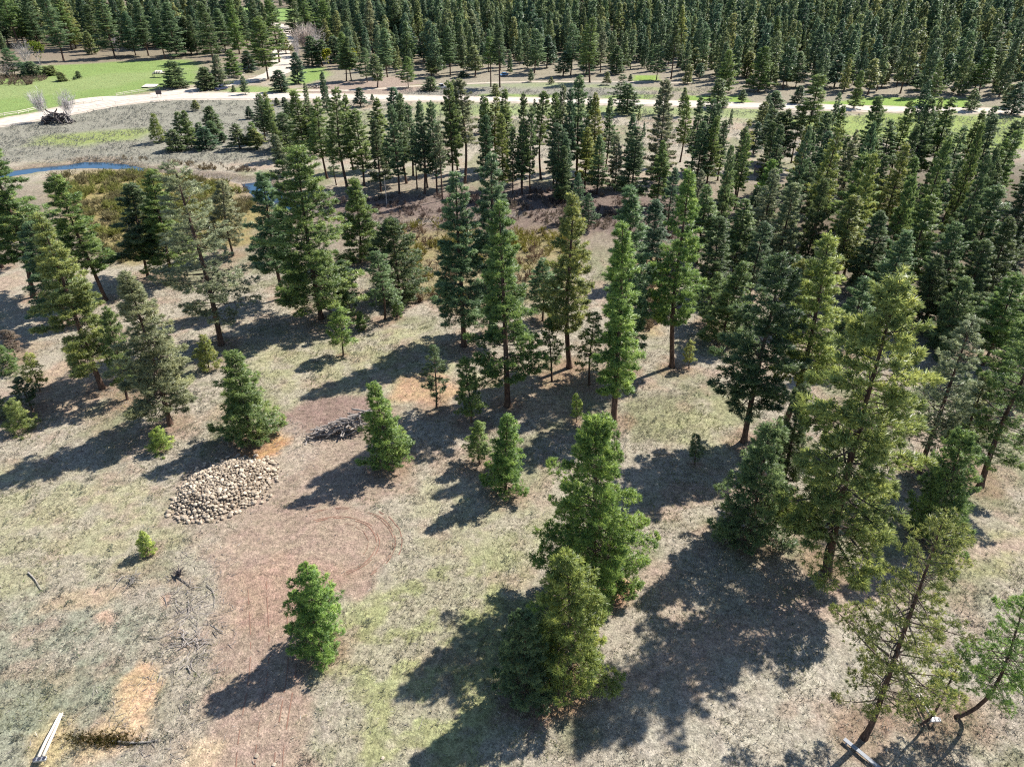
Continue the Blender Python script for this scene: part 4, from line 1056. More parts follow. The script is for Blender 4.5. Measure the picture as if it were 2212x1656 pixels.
for poly, n, dm, hh in ((POLY_R, 4200, 5.6, (19, 30)), (POLY_L, 260, 7.5, (22, 32)), (POLY_B, 500, 7, (15, 25))):
    x0, x1 = poly[:, 0].min(), poly[:, 0].max(); y0, y1 = poly[:, 1].min(), min(poly[:, 1].max(), 1500)
    cand = np.random.default_rng(int(n)).uniform(0, 1, (n * 9, 2)); X = x0 + (x1 - x0) * cand[:, 0]; Y = y0 + (y1 - y0) * cand[:, 1] ** 1.7
    px = CX + FOC * X / (Y * math.cos(math.radians(PITCH)) + CAMH * .5)
    ok = (poly_sd(X, Y, poly) > 0) & (px > -160) & (px < PW + 160)
    Zt = terrain(X, Y); k = 0
    for x, y, z in zip(X[ok], Y[ok], Zt[ok]):
        if k >= n: break
        dd = dm * (1 + max(0, y - 500) / 600)
        if fbm(np.array([x]), np.array([y]), 24, 66, 2)[0] > .60 and rt.random() < .75: continue
        if not occ_ok(x, y, min(dd, 8) * .9 if y < 700 else 8): continue
        h = rt.uniform(*hh) * (rt.uniform(.45, .75) if rt.random() < .3 else 1)
        rows.append((x, y, z, h / 25 * rt.uniform(.65, 1.25), h / 25, rt.uniform(0, 6.28), rt.randrange(5))); k += 1
instances('distant_forest', rows, FARP, 'dense far pine forest filling the top of the view', 'forest')
open('/tmp/cnt','w').write(str((len(TREES), len(IND), len(rows))))
print('TREES', len(TREES), 'IND', len(IND), 'far', len(rows))

# ------------------------------------------------------------ bare and leafy broad-leaved trees
def broadleaf(seed, H, Rr, stems=3, twigs=700, leaf=0, leaf_sz=.35, bark=None):
    rg = random.Random(seed); rng = np.random.default_rng(seed)
    tk = MB(); P, D, S = [], [], []
    tips = []
    def grow(p, d, ln, r, lv):
        pts = [p]; q = p; dd = d.copy()
        for j in range(3):
            dd = (dd + Vector((rg.uniform(-.16, .16), rg.uniform(-.16, .16), .05))).normalized()
            q = q + dd * (ln / 3); pts.append(q)
        tk.tube(pts, [r, r * .85, r * .7, r * .5], 5 if lv < 2 else 3, False)
        if lv >= 4: tips.append((q, dd)); return
        for k in range(rg.choice((2, 3, 3))):
            a = rg.uniform(0, 6.28); sp = rg.uniform(.35, .7)
            u = Vector((math.cos(a), math.sin(a), rg.uniform(-.1, .5)))
            nd = (dd + u * sp).normalized()
            grow(pts[rg.choice((2, 3, 3))], nd, ln * rg.uniform(.6, .85), r * .55, lv + 1)
        tips.append((q, dd))
    for s in range(stems):
        a = s * 6.28 / stems + rg.uniform(-.4, .4)
        grow(Vector((math.cos(a) * .15, math.sin(a) * .15, -.2)), Vector((math.cos(a) * .22, math.sin(a) * .22, 1)).normalized(), H * .33, H * .012, 0)
    mx = max(np.percentile([abs(v[0]) for v in tk.v], 97), .1); mz = max(v[2] for v in tk.v) * (1 if leaf else 1.12)
    kx, kz = Rr / mx, H / mz
    tk.v = [Vector((v[0] * kx, v[1] * kx, v[2] * kz)) for v in tk.v]
    tips = [(Vector((p[0] * kx, p[1] * kx, p[2] * kz)), d) for p, d in tips]
    sel = [tips[rg.randrange(len(tips))] for _ in range(twigs)]
    P = np.array([tuple(p * (1 if leaf else rg.uniform(.45, 1)) + Vector((rg.gauss(0, .25), rg.gauss(0, .25), rg.gauss(0, .2)))) for p, d in sel]); D = np.array([tuple(d) for p, d in sel])
    if leaf: arr = tuft_cloud(P, D, np.full(len(P), leaf_sz), rng, nb=6, wide=.6)
    else: arr = tuft_cloud(P, D, np.full(len(P), Rr * .6), rng, nb=2, wide=.028, spread=.4)
    return tk, arr
M_TWIG = foliage_mat('bare_twigs', transl=.5, rough=.8)
def put_broadleaf(bx, by, ty, hw, seed, leaf, color, label, stems=3, twigs=700, name='bare_tree', cat='tree', group=None):
    x, y = G(bx, by); z = tz(x, y); rr = ray(bx, ty); h = (CAMH + rr[2] * y / rr[1] - z) * (1 if leaf else 1.25)
    dep = y * .85 + 25; r = hw / FOC * dep
    tk, (V, F, tone) = broadleaf(seed, h, r, stems, twigs, leaf, leaf_sz=.55)
    root = empty(name, (x, y, z)); tag(root, label, cat, group)
    tk.build('trunk', M_PALEBARK, root)
    o = link('crown', np_mesh('crown', V, F, [M_LEAF if leaf else M_TWIG], {'tone': ('FLOAT', tone)}), root)
    o.color = (*color, 1)
GB = (.42, .40, .39)
put_broadleaf(105, 262, 200, 19, 3, 0, GB, 'left one of two bare grey trees rising behind the heap of old timber', 3, 900, group='bare trees by the timber heap')
put_broadleaf(150, 258, 198, 17, 5, 0, GB, 'right one of two bare grey trees rising behind the heap of old timber', 3, 900, group='bare trees by the timber heap')
put_broadleaf(62, 150, 92, 14, 7, 0, (.36, .34, .32), 'bare whitish tree beside the lime-leaved tree, far left', 2, 600)
put_broadleaf(88, 140, 88, 20, 8, 1, (.16, .24, .04), 'lime-leaved tree at the meadow edge, far left', 3, 900, name='leafy_tree')
put_broadleaf(256, 118, 78, 9, 9, 0, (.32, .30, .30), 'bare grey tree among dark far pines above the meadow', 2, 400)
put_broadleaf(664, 122, 62, 26, 10, 0, (.33, .29, .25), 'large bare buff-coloured tree right of the side road', 4, 1500)
put_broadleaf(690, 140, 72, 16, 11, 0, (.31, .29, .27), 'bare tree just right of the large buff-coloured one', 3, 800)
put_broadleaf(648, 138, 80, 12, 12, 0, (.30, .28, .28), 'bare grey tree in front of the large buff-coloured one, beside the road', 3, 500)
put_broadleaf(710, 152, 106, 8, 13, 1, (.26, .30, .045), 'slim lime-yellow tree left of the other lime-yellow one, middle distance', 2, 300, name='leafy_tree')
put_broadleaf(765, 148, 106, 9, 14, 1, (.26, .30, .045), 'lime-yellow tree right of the slim one, middle distance', 2, 350, name='leafy_tree')
put_broadleaf(20, 168, 140, 18, 15, 0, (.28, .24, .20), 'low brown leafless shrub tree at the far left of the meadow', 4, 500)

# pale dead trunk standing in the belt
sx_, sy_ = G(836, 445); h_ = CAMH + ray(834, 380)[2] * sy_ / ray(834, 380)[1]
tag(MB().tube([(0, 0, -.3), (.02, .03, h_ * .5), (-.05, 0, h_)], [.13, .10, .04], 7).tube([(.0, 0, h_ * .98), (.7, .1, h_ * 1.0)], [.035, .02], 4).build('dead_tree', M_PALEBARK, loc=(sx_, sy_, tz(sx_, sy_))),
    'pale limbless dead trunk standing among the dark pine belt', 'dead tree')

# ------------------------------------------------------------ ground cover
rngc = np.random.default_rng(3)
def in_poly(P, poly): return poly_sd(P[:, 0], P[:, 1], np.asarray(poly)) > 0
def scatter(n, x0, x1, y0, y1, ypow=1.0):
    u = rngc.uniform(0, 1, (n, 2))
    x = x0 + (x1 - x0) * u[:, 0]; y = y0 + (y1 - y0) * u[:, 1] ** ypow
    px = CX + FOC * x / (y * math.cos(math.radians(PITCH)) + CAMH * math.sin(math.radians(PITCH)))
    k = (px > -120) & (px < PW + 120)
    return x[k], y[k]
BARE = [band(z[0]) for z in ZONES[NBARE:]]
def bare_amt(x, y):
    m = np.zeros(x.shape)
    for i, z in enumerate(ZONES[NBARE:]): m = np.maximum(m, pmask(x, y, BARE[i], z[3], z[4], 130 + i, z[5]) * z[2])
    return m
def cloud(name, P, D, S, cols, label, cat, nb=7, wide=.14, spread=.8, transl=.2, mat_=None, var=.12, droop=0):
    V, F, tone = tuft_cloud(P, D, S, rngc, nb=nb, wide=wide, spread=spread, droop=droop)
    c = np.repeat(cols, nb * 4, 0) * (1 + var * (tone[:, None] - .5) * 4)
    rgba = np.concatenate([np.clip(c, .005, 1), np.ones((len(c), 1))], 1)
    me = np_mesh(name, V, F, [mat_ or M_COVER], {'col': ('FLOAT_COLOR', rgba)})
    o = link(name, me); tag(o, label, cat, kind='stuff'); return o
M_COVER = vcol_mat('ground_cover', .9, .25)
def up(n): 
    d = rngc.normal(0, .15, (n, 3)); d[:, 2] = 1; return d
# dry and green grass
x, y = scatter(210000, -75, 95, 17, 135, 1.25)
g = fbm(x, y, 3.2, 401, 3); keep = (rngc.uniform(0, 1, len(x)) < sstep(.34, .6, g) * .9 + .1) & (rngc.uniform(0, 1, len(x)) > bare_amt(x, y) * 1.02)
x, y = x[keep], y[keep]
n = len(x); green = .9 * sstep(.47, .62, fbm(x, y, 7, 21, 3))[:, None] * rngc.uniform(.3, 1, (n, 1))
gz = np.zeros(n)
for i in (NGRASS, NGRASS + 1, NGRASS + 2, NGRASS + 4): gz = np.maximum(gz, pmask(x, y, band(ZONES[i][0]), 3, 3, 120, 4))
green = np.clip(green + gz[:, None] * .5 * rngc.uniform(0, 1, (n, 1)), 0, 1)
dry = np.array((.40, .355, .28)) * rngc.uniform(.45, 1.45, (n, 1)); grn = np.array((.20, .22, .09)) * rngc.uniform(.5, 1.4, (n, 1))
cols = dry * (1 - green) + grn * green
cloud('grass', np.stack([x, y, terrain(x, y)], 1), up(n), rngc.uniform(.12, .38, n), cols, 'dry tan and green tufted grass covering the clearing', 'grass', nb=5, wide=.16, spread=1.1)
# sagebrush near
def bushes(name, xs, ys, sizes, c0, c1, label, cat, per=14, nb=7, wide=.16, seed=0):
    n = len(xs); z = terrain(xs, ys)
    a = rngc.normal(0, 1, (n, per, 3)); a[:, :, 2] = np.abs(a[:, :, 2]); a /= np.linalg.norm(a, axis=2)[:, :, None]
    a *= rngc.uniform(.45, 1, (n, per, 1))
    P = np.stack([xs, ys, z + sizes * .1], 1)[:, None, :] + a * (sizes[:, None, None] * np.array((.75, .75, .6)))
    D = a.copy(); D[:, :, 2] += .35
    m = rngc.uniform(0, 1, (n, 1, 1)); c = np.array(c0) * m + np.array(c1) * (1 - m)
    c = np.repeat(c, per, 1) * rngc.uniform(.75, 1.25, (n, per, 1))
    S = np.repeat(sizes * .42, per)
    return cloud(name, P.reshape(-1, 3), D.reshape(-1, 3), S, c.reshape(-1, 3), label, cat, nb=nb, wide=wide, spread=.9)
SAGE_N = band([(-200, 1330), (200, 1290), (340, 1330), (480, 1480), (420, 1560), (130, 1656), (-200, 1800)])
x, y = scatter(17000, -60, 80, 18, 130, 1.3)
dn = fbm(x, y, 5, 611, 3); inz = poly_sd(x, y, SAGE_N) > -1
keep = (rngc.uniform(0, 1, len(x)) < np.where(inz, .55, sstep(.48, .70, dn) * .38 + .02)) & (rngc.uniform(0, 1, len(x)) > bare_amt(x, y) * 1.05)
x, y = x[keep], y[keep]
bushes('sagebrush', x, y, rngc.uniform(.22, .62, len(x)), (.155, .185, .135), (.225, .205, .165), 'small grey-green sagebrush scattered over the clearing', 'sagebrush', per=11)
x, y = scatter(26000, -65, 85, 18, 130, 1.3)
keep = (rngc.uniform(0, 1, len(x)) < sstep(.42, .62, fbm(x, y, 2.4, 707, 3)) * .55 + .05) & (rngc.uniform(0, 1, len(x)) > bare_amt(x, y) * 1.03)
x, y = x[keep], y[keep]
bushes('bunch_grass', x, y, rngc.uniform(.16, .42, len(x)), (.40, .35, .27), (.27, .27, .14), 'clumps of pale dry bunch grass on the clearing', 'grass', per=5, nb=7, wide=.12)
x, y = scatter(2600, -60, 80, 18, 125, 1.3); keep = rngc.uniform(0, 1, len(x)) > .55 + bare_amt(x, y) * .4
x, y = x[keep], y[keep]
bushes('green_herbs', x, y, rngc.uniform(.12, .32, len(x)), (.12, .20, .04), (.20, .25, .06), 'low bright green herbs dotted over the clearing', 'herbs', per=6)
# sage flat by the road
x, y = scatter(70000, -260, 260, 150, 330, 1.0)
ok = ((poly_sd(x, y, band([(-400, 350), (-400, 240), (0, 278), (330, 219), (640, 219), (640, 300), (600, 352), (300, 355)])) > 0) |
      (poly_sd(x, y, band([(860, 206), (1400, 214), (1600, 206), (1700, 190), (1380, 170), (1080, 172), (870, 188)])) > 0) |
      (poly_sd(x, y, band([(640, 219), (900, 222), (2300, 260), (2300, 330), (600, 350)])) > 0))
ok &= rngc.uniform(0, 1, len(x)) < sstep(.36, .6, fbm(x, y, 7, 431, 4)) * .75 + .12
x, y = x[ok], y[ok]
bushes('sagebrush_flat', x, y, rngc.uniform(.45, 1.05, len(x)), (.205, .21, .175), (.30, .285, .25), 'grey sagebrush covering the flat between creek and gravel road', 'sagebrush', per=4, nb=6, wide=.3)
# willows along the creek
WP = [([(110, 378), (330, 372), (490, 396), (560, 440), (470, 530), (240, 575), (170, 470)], 2600, (.27, .28, .075), (.22, .185, .10), (1.0, 2.1)),
      ([(520, 400), (640, 400), (640, 450), (560, 450)], 150, (.22, .20, .07), (.20, .14, .11), (.9, 1.8)),
      ([(840, 484), (1250, 490), (1250, 640), (1000, 660), (880, 650)], 800, (.28, .26, .05), (.23, .15, .11), (.9, 2.0)),
      ([(620, 440), (900, 425), (1250, 410), (1480, 460), (1480, 520), (1240, 490), (760, 490)], 1100, (.17, .12, .10), (.21, .17, .12), (.6, 1.4)),
      ([(1370, 600), (1460, 580), (1460, 700), (1390, 720)], 160, (.15, .11, .08), (.20, .15, .09), (.9, 2.0)),
      ([(-60, 170), (75, 158), (105, 172), (60, 184), (-60, 190)], 200, (.24, .18, .13), (.22, .16, .12), (1.5, 2.6)),
      ([(360, 350), (520, 360), (560, 372), (440, 368)], 120, (.22, .17, .09), (.19, .14, .10), (.8, 1.4)),
      ([(120, 345), (300, 338), (330, 348), (180, 350)], 90, (.24, .19, .12), (.22, .17, .12), (.5, .9))]
Ps, Ds, Ss, Cs = [], [], [], []
for poly, n, c0, c1, hs_ in WP:
    poly = band(poly); lo, hi = poly.min(0), poly.max(0)
    x = rngc.uniform(lo[0], hi[0], n * 3); y = rngc.uniform(lo[1], hi[1], n * 3)
    cl_ = fbm(x, y, 3.2, 57, 2) > .43; x, y = x[cl_], y[cl_]
    ok = poly_sd(x, y, poly) + 2.5 * (fbm(x, y, 4, 71, 2) - .5) > 0
    q, w = seg_dist(x, y, CREEK, CREEK_W); ok &= q > w * .8
    x, y = x[ok][:n], y[ok][:n]; m = len(x)
    h = rngc.uniform(*hs_, m) * (.7 + .6 * fbm(x, y, 6, 99, 2)); mixv = (sstep(.4, .6, fbm(x, y, 5, 88, 3)) * .8 + .1)[:, None]
    base = np.stack([x, y, terrain(x, y)], 1)
    cc = np.array(c0) * mixv + np.array(c1) * (1 - mixv)
    for k in range(5):      # stems, then leaf sprays up the stems
        off = rngc.normal(0, .28, (m, 3)) * h[:, None]; off[:, 2] = 0
        hh = h * rngc.uniform(.1, .75, m) if k else h * 0
        p = base + off * (.3 + .8 * (hh / h))[:, None]; p[:, 2] += hh
        Ps.append(p); Ds.append(up(m)); Ss.append(h * (.9 if k == 0 else .34)); Cs.append(cc * rngc.uniform(.7, 1.25, (m, 1)) * (1 if k else .8))
cloud('willow_thicket', np.concatenate(Ps), np.concatenate(Ds), np.concatenate(Ss), np.concatenate(Cs), 'yellow and reddish willow brush along the creek', 'willow brush', nb=11, wide=.11, spread=.9, transl=.3)
# green meadow and verge grass
x, y = scatter(40000, -330, 330, 200, 420, 1.0)
ok = np.zeros(len(x), bool)
for i in (9, 12, 13, 15, 17, 19, 20): ok |= poly_sd(x, y, band(ZONES[i][0])) > 0
ok &= rngc.uniform(0, 1, len(x)) < .35
x, y = x[ok], y[ok]; n = len(x)
cloud('meadow_grass', np.stack([x, y, terrain(x, y)], 1), up(n), rngc.uniform(.12, .28, n), np.array((.20, .27, .08)) * rngc.uniform(.7, 1.2, (n, 1)), 'short bright green grass of the far meadow', 'grass', nb=5, wide=.5, spread=1.5)
# litter of twigs and chips
x, y = scatter(46000, -70, 90, 18, 110, 1.3)
dn = fbm(x, y, 4, 811, 3); keep = rngc.uniform(0, 1, len(x)) < sstep(.45, .7, dn) * .5 + .04
DEB = band([(330, 1656), (240, 1560), (330, 1430), (360, 1220), (400, 1180), (480, 1220), (480, 1450), (420, 1600)])
DEB2 = band([(560, 1020), (600, 900), (700, 950), (700, 1000), (620, 1060)])
keep |= (poly_sd(x, y, DEB) > 0) & (rngc.uniform(0, 1, len(x)) < .8)
keep |= (poly_sd(x, y, DEB2) > 0)
x, y = x[keep], y[keep]; n = len(x)
d = rngc.normal(0, 1, (n, 3)); d[:, 2] = rngc.uniform(0, .1, n)
cloud('twig_litter', np.stack([x, y, terrain(x, y) + .03], 1), d, rngc.uniform(.15, .7, n) ** 1.3, np.array((.48, .44, .39)) * rngc.uniform(.3, 1.3, (n, 1)), 'fallen twigs and bark chips strewn on the ground', 'twigs', nb=1, wide=.10, spread=.05)

# ------------------------------------------------------------ rock pile
M_ROCK = noisy('pale_rock', (.30, .24, .175), (.54, .45, .35), 2.2, .92, .1, .4, .32)
def rock_mesh(seed):
    import bmesh
    rg = random.Random(seed); bm = bmesh.new()
    bmesh.ops.create_icosphere(bm, subdivisions=2, radius=.5)
    sc = (rg.uniform(.8, 1.25), rg.uniform(.7, 1.0), rg.uniform(.55, .8))
    planes = [Vector((rg.gauss(0, 1), rg.gauss(0, 1), rg.gauss(0, 1))).normalized() for _ in range(9)]
    for v in bm.verts:
        for p in planes:
            dd = v.co.dot(p) - .36
            if dd > 0: v.co -= p * dd
        v.co = Vector((v.co.x * sc[0], v.co.y * sc[1], v.co.z * sc[2])) * 1.15 + Vector((rg.gauss(0, .012), rg.gauss(0, .012), rg.gauss(0, .012)))
    me = bpy.data.meshes.new('rock'); bm.to_mesh(me); bm.free(); me.materials.append(M_ROCK); return me
RM = [rock_mesh(i) for i in range(7)]
PILE = band([(372, 1094), (388, 1060), (420, 1028), (470, 1005), (512, 990), (560, 995), (600, 1018), (575, 1040), (562, 1070), (520, 1092), (455, 1124), (400, 1112)])
def pile_h(x, y):
    d = max(0, float(poly_sd(np.array([x]), np.array([y]), PILE)[0]))
    return min(1.15, d * .55) + .12 * float(noise(x, y, 1.3, 5))
rr_ = random.Random(21); rocks = []
lo, hi = PILE.min(0), PILE.max(0)
STONES = True
for _ in range(60000):
    x = rr_.uniform(lo[0] - .5, hi[0] + .5); y = rr_.uniform(lo[1] - .5, hi[1] + .5)
    if float(poly_sd(np.array([x]), np.array([y]), PILE)[0]) < -.1 - (1.2 if rr_.random() < .04 else 0): continue
    s = rr_.uniform(.22, .5) if rr_.random() < .88 else rr_.uniform(.5, .68)
    if any((x - q[0]) ** 2 + (y - q[1]) ** 2 < (.42 * (s + q[2])) ** 2 for q in rocks): continue
    rocks.append((x, y, s))
    if len(rocks) >= 760: break
rocks.sort(key=lambda q: -q[2])
print('rocks', len(rocks))
rest = []
for i, (x, y, s) in enumerate(rocks):
    z = tz(x, y) + pile_h(x, y) + s * .12
    e = (rr_.uniform(-.5, .5), rr_.uniform(-.5, .5), rr_.uniform(0, 6.28))
    if i < 290:
        o = link('rock', RM[i % 7], loc=(x, y, z)); o.rotation_euler = e; o.scale = (s * 1.12,) * 3
        tag(o, 'pale tan rock heaped in the big rock pile on the clearing', 'rock', 'rocks of the big rock pile')
    else: rest.append((x, y, z, s, e))
# smaller rubble filling the heap, with the heaped earth under it
V, F = [], []
for k in range(900):
    x = rr_.uniform(lo[0], hi[0]); y = rr_.uniform(lo[1], hi[1])
    if float(poly_sd(np.array([x]), np.array([y]), PILE)[0]) < 0: continue
    rest.append((x, y, tz(x, y) + pile_h(x, y) - .03, rr_.uniform(.14, .26), (rr_.uniform(0, 3), rr_.uniform(0, 3), 0)))
for k in range(40):
    x, y = G(535 + rr_.gauss(0, 16), 1080 + rr_.gauss(0, 8)) if k < 25 else G(470 + rr_.gauss(0, 90), 1110 + rr_.gauss(0, 22))
    rest.append((x, y, tz(x, y) + .03, rr_.uniform(.08, .2), (0, 0, k)))
for k, (x, y, z, s, e) in enumerate(rest):
    me = RM[k % 7]; b0 = len(V); rm = Euler(e).to_matrix()
    for v in me.vertices: V.append(tuple(rm @ v.co * s * 1.1 + Vector((x, y, z))))
    F += [tuple(b0 + i for i in p.vertices) for p in me.polygons]
me = np_mesh('rubble', np.array(V), np.array(F), [M_ROCK]); tag(link('rubble', me), 'smaller pale rubble filling the gaps of the rock pile', 'rubble', kind='stuff')
gx = np.arange(lo[0] - 1, hi[0] + 1, .5); gy = np.arange(lo[1] - 1, hi[1] + 1, .5); GX, GY = np.meshgrid(gx, gy)
gz = terrain(GX.ravel(), GY.ravel()) + np.array([min(1.15, max(0, d) * .55) for d in poly_sd(GX.ravel(), GY.ravel(), PILE)]) - .06
ix = np.arange(GX.size).reshape(GX.shape)
me = np_mesh('heaped_earth', np.stack([GX.ravel(), GY.ravel(), gz], 1), np.stack([ix[:-1, :-1], ix[:-1, 1:], ix[1:, 1:], ix[1:, :-1]], -1).reshape(-1, 4), [noisy('heap_earth', (.20, .15, .11), (.30, .23, .17), 2, .97, .05)], smooth=True)
tag(link('heaped_earth', me), kind='structure')
# a few loose stones
for (px, py, s), lb in zip([(545, 1668 - 20, .5), (590, 1618, .42), (815, 1592 - 1000 + 1000, .01)], ['x'] * 3):
    pass
for px, py, s, lb in [(555, 1632, .45, 'lone pale stone on the dirt track near the bottom edge'), (592, 1650, .4, 'pale stone beside the track, lowest of the loose stones'),
                      (827, 1645 - 10, .35, 'small pale stone in grass right of the dirt track')]:
    x, y = G(px, py); o = link('stone', RM[1], loc=(x, y, tz(x, y) + s * .1)); o.scale = (s, s * .8, s * .7); tag(o, lb, 'stone')

# ------------------------------------------------------------ brush pile, slash and dead wood
def stick(mb, p, q, r, n=5, bend=.05, rg=R):
    p, q = Vector(p), Vector(q); d = q - p
    m1 = p.lerp(q, .33) + Vector((rg.gauss(0, bend), rg.gauss(0, bend), rg.gauss(0, bend * .4))) * d.length
    m2 = p.lerp(q, .68) + Vector((rg.gauss(0, bend), rg.gauss(0, bend), rg.gauss(0, bend * .4))) * d.length
    mb.tube([p, m1, m2, q], [r, r * .9, r * .75, r * .45], n); return mb
rb = random.Random(8)
M_SLASH = noisy('bleached_wood', (.17, .145, .13), (.40, .36, .33), 4, .9, .15, .4, .3, (.5, 4, 4))
def branch_obj(cx, cy, z, ang, ln, r, m, label, cat, group, name='dead_branch', tilt=0.0, forks=1):
    mb = MB(); h = ln / 2
    stick(mb, (-h, 0, 0), (h, 0, 0), r, 6, .035, rb)
    for k in range(forks):
        t = rb.uniform(-.1, .75) * h
        stick(mb, (t, 0, 0), (t + rb.uniform(.15, .4) * ln, rb.uniform(-.25, .25) * ln, rb.uniform(0, .1) * ln), r * .5, 4, .05, rb)
    o = mb.build(name, m, loc=(cx, cy, z)); o.rotation_euler = (0, -tilt, ang)
    return tag(o, label, cat, group)
bc = G(735, 945); b_l = G(665, 945); b_r = G(790, 925)
for k in range(120):
    t = rb.random() ** .7
    cx_, cy_ = b_l[0] + (b_r[0] - b_l[0]) * t, b_l[1] + (b_r[1] - b_l[1]) * t + rb.gauss(0, .75)
    hh = 2.9 * t ** .6 * max(0, 1 - abs(cy_ - (b_l[1] + (b_r[1] - b_l[1]) * t)) / 2.2)
    ang = rb.gauss(.32, .42) if rb.random() < .8 else rb.uniform(0, 3.1)
    branch_obj(cx_, cy_, tz(cx_, cy_) + .08 + hh * rb.random() ** .5, ang, rb.uniform(1.2, 3.2) * (.6 + .5 * t), rb.uniform(.05, .13), M_SLASH, 'grey dead branch thrown on the brush pile beside the bushy pine', 'dead branch', 'branches of the brush pile', tilt=rb.gauss(0, .24))
for k in range(14):
    cx_, cy_ = G(288 + rb.gauss(0, 9), 1256 + rb.gauss(0, 6)); a = rb.uniform(0, 3.14)
    branch_obj(cx_, cy_, tz(cx_, cy_) + .12 + rb.random() * .35, a, rb.uniform(.9, 2.1), rb.uniform(.025, .05), M_GREYWOOD, 'stick in the small heap below the lone sapling', 'stick', 'sticks of the small heap', name='stick', tilt=rb.gauss(0, .3))
for k in range(70):
    cx_, cy_ = G(410 + rb.gauss(0, 28), 1350 + rb.gauss(0, 48)); a = rb.gauss(.8, 1.1)
    branch_obj(cx_, cy_, tz(cx_, cy_) + .06 + rb.random() * .2, a, rb.uniform(.5, 2.0), rb.uniform(.02, .045), M_SLASH, 'stick of the slash scattered left of the dirt track', 'stick', 'slash sticks left of the track', name='stick', tilt=rb.gauss(0, .12))
mb = MB(); DEBW = band([(330, 1656), (240, 1560), (330, 1430), (360, 1220), (400, 1180), (480, 1220), (480, 1450), (420, 1600)])
dl, dh = DEBW.min(0), DEBW.max(0); k = 0
while k < 620:
    if k < 380:
        x, y = rb.uniform(dl[0], dh[0]), rb.uniform(dl[1], dh[1])
        if poly_sd(np.array([x]), np.array([y]), DEBW)[0] < -1.0: continue
    elif k < 480: x, y = G(rb.gauss(640, 40), rb.gauss(950, 28))
    else: x, y = G(rb.uniform(0, 1900), rb.uniform(900, 1650))
    k += 1
    a = rb.gauss(.7, .9); l = rb.uniform(.25, 1.1); z = tz(x, y) + .05
    stick(mb, (x, y, z), (x + math.cos(a) * l, y + math.sin(a) * l, z + rb.uniform(0, .15)), rb.uniform(.012, .03), 4, .06, rb)
tag(mb.build('slash_litter', M_SLASH), 'small broken branches scattered over the clearing', 'slash', kind='stuff')
def arc_branch(p_list, r, label, m=M_GREYWOOD, cat='dead branch', name='dead_branch'):
    w = [G(*p) for p in p_list]; x0, y0 = w[0]; mb = MB()
    pts = [(x - x0, y - y0, tz(x, y) - tz(x0, y0) + .12) for x, y in w]
    mb.tube(pts, list(np.linspace(r, r * .35, len(pts))), 6)
    return tag(mb.build(name, m, loc=(x0, y0, tz(x0, y0))), label, cat)
arc_branch([(447, 1265), (459, 1274), (465, 1290), (463, 1312)], .05, 'long curved grey branch lying at the left edge of the dirt track')
arc_branch([(383, 1246), (398, 1256), (418, 1272)], .07, 'grey branch reaching down-right from the dark root wad')
arc_branch([(62, 1238), (76, 1252), (90, 1275)], .08, 'dark fallen snag lying in dry grass at lower left')
arc_branch([(320, 1376), (345, 1378), (372, 1366), (384, 1350)], .05, 'bent grey branch left of the slash sticks')
arc_branch([(368, 1390), (400, 1388), (432, 1380), (462, 1378)], .06, 'long straight grey pole across the slash sticks')
arc_branch([(243, 1602), (280, 1606), (320, 1604), (345, 1598)], .13, 'fallen dead pine trunk with drying needles, bottom left')
arc_branch([(404, 1436), (412, 1452)], .09, 'short dark log chunk below the slash sticks')
arc_branch([(1356, 950), (1348, 962), (1344, 985)], .04, 'thin white broken branch near the column-shaped pine')
arc_branch([(962, 842), (970, 832)], .07, 'short pale split log right of the thin dark pine')
arc_branch([(2036 - 20, 1190), (2060, 1192)], .05, 'thin pale stick in grass behind the leaning pine top')
# upturned root wad
rx, ry = G(385, 1243)
mb = MB(); mb.tube([(0, 0, .1), (.15, .05, .5), (.3, 0, .7)], [.28, .24, .12], 8)
for k in range(16):
    a = rb.uniform(0, 6.28); e = rb.uniform(-.2, 1.0)
    stick(mb, (.1, 0, .4), (.1 + math.cos(a) * math.cos(e) * .9, math.sin(a) * math.cos(e) * .9, .4 + math.sin(e) * .8), .05, 4, .09, rb)
tag(mb.build('root_wad', M_DARKWOOD, loc=(rx, ry, tz(rx, ry))), 'small dark upturned root wad left of the dirt track', 'root wad')
# drying needles on the fallen pine (its crown)
fx, fy = G(235, 1600)
P = np.array([[rb.gauss(0, 1.5), rb.gauss(0, .35), abs(rb.gauss(.2, .15))] for _ in range(420)]); 
V, F, tone = tuft_cloud(P, np.tile((-.6, .1, .5), (len(P), 1)), np.full(len(P), .26), rngc, nb=7)
o = link('fallen_pine_crown', np_mesh('fallen_pine_crown', V, F, [M_NEEDLE], {'tone': ('FLOAT', tone)}), loc=(fx - .3, fy, tz(fx, fy))); o.color = (.17, .16, .05, 1)
tag(o, 'cut pine boughs turning yellow in a low heap at the bottom left', 'pine boughs')

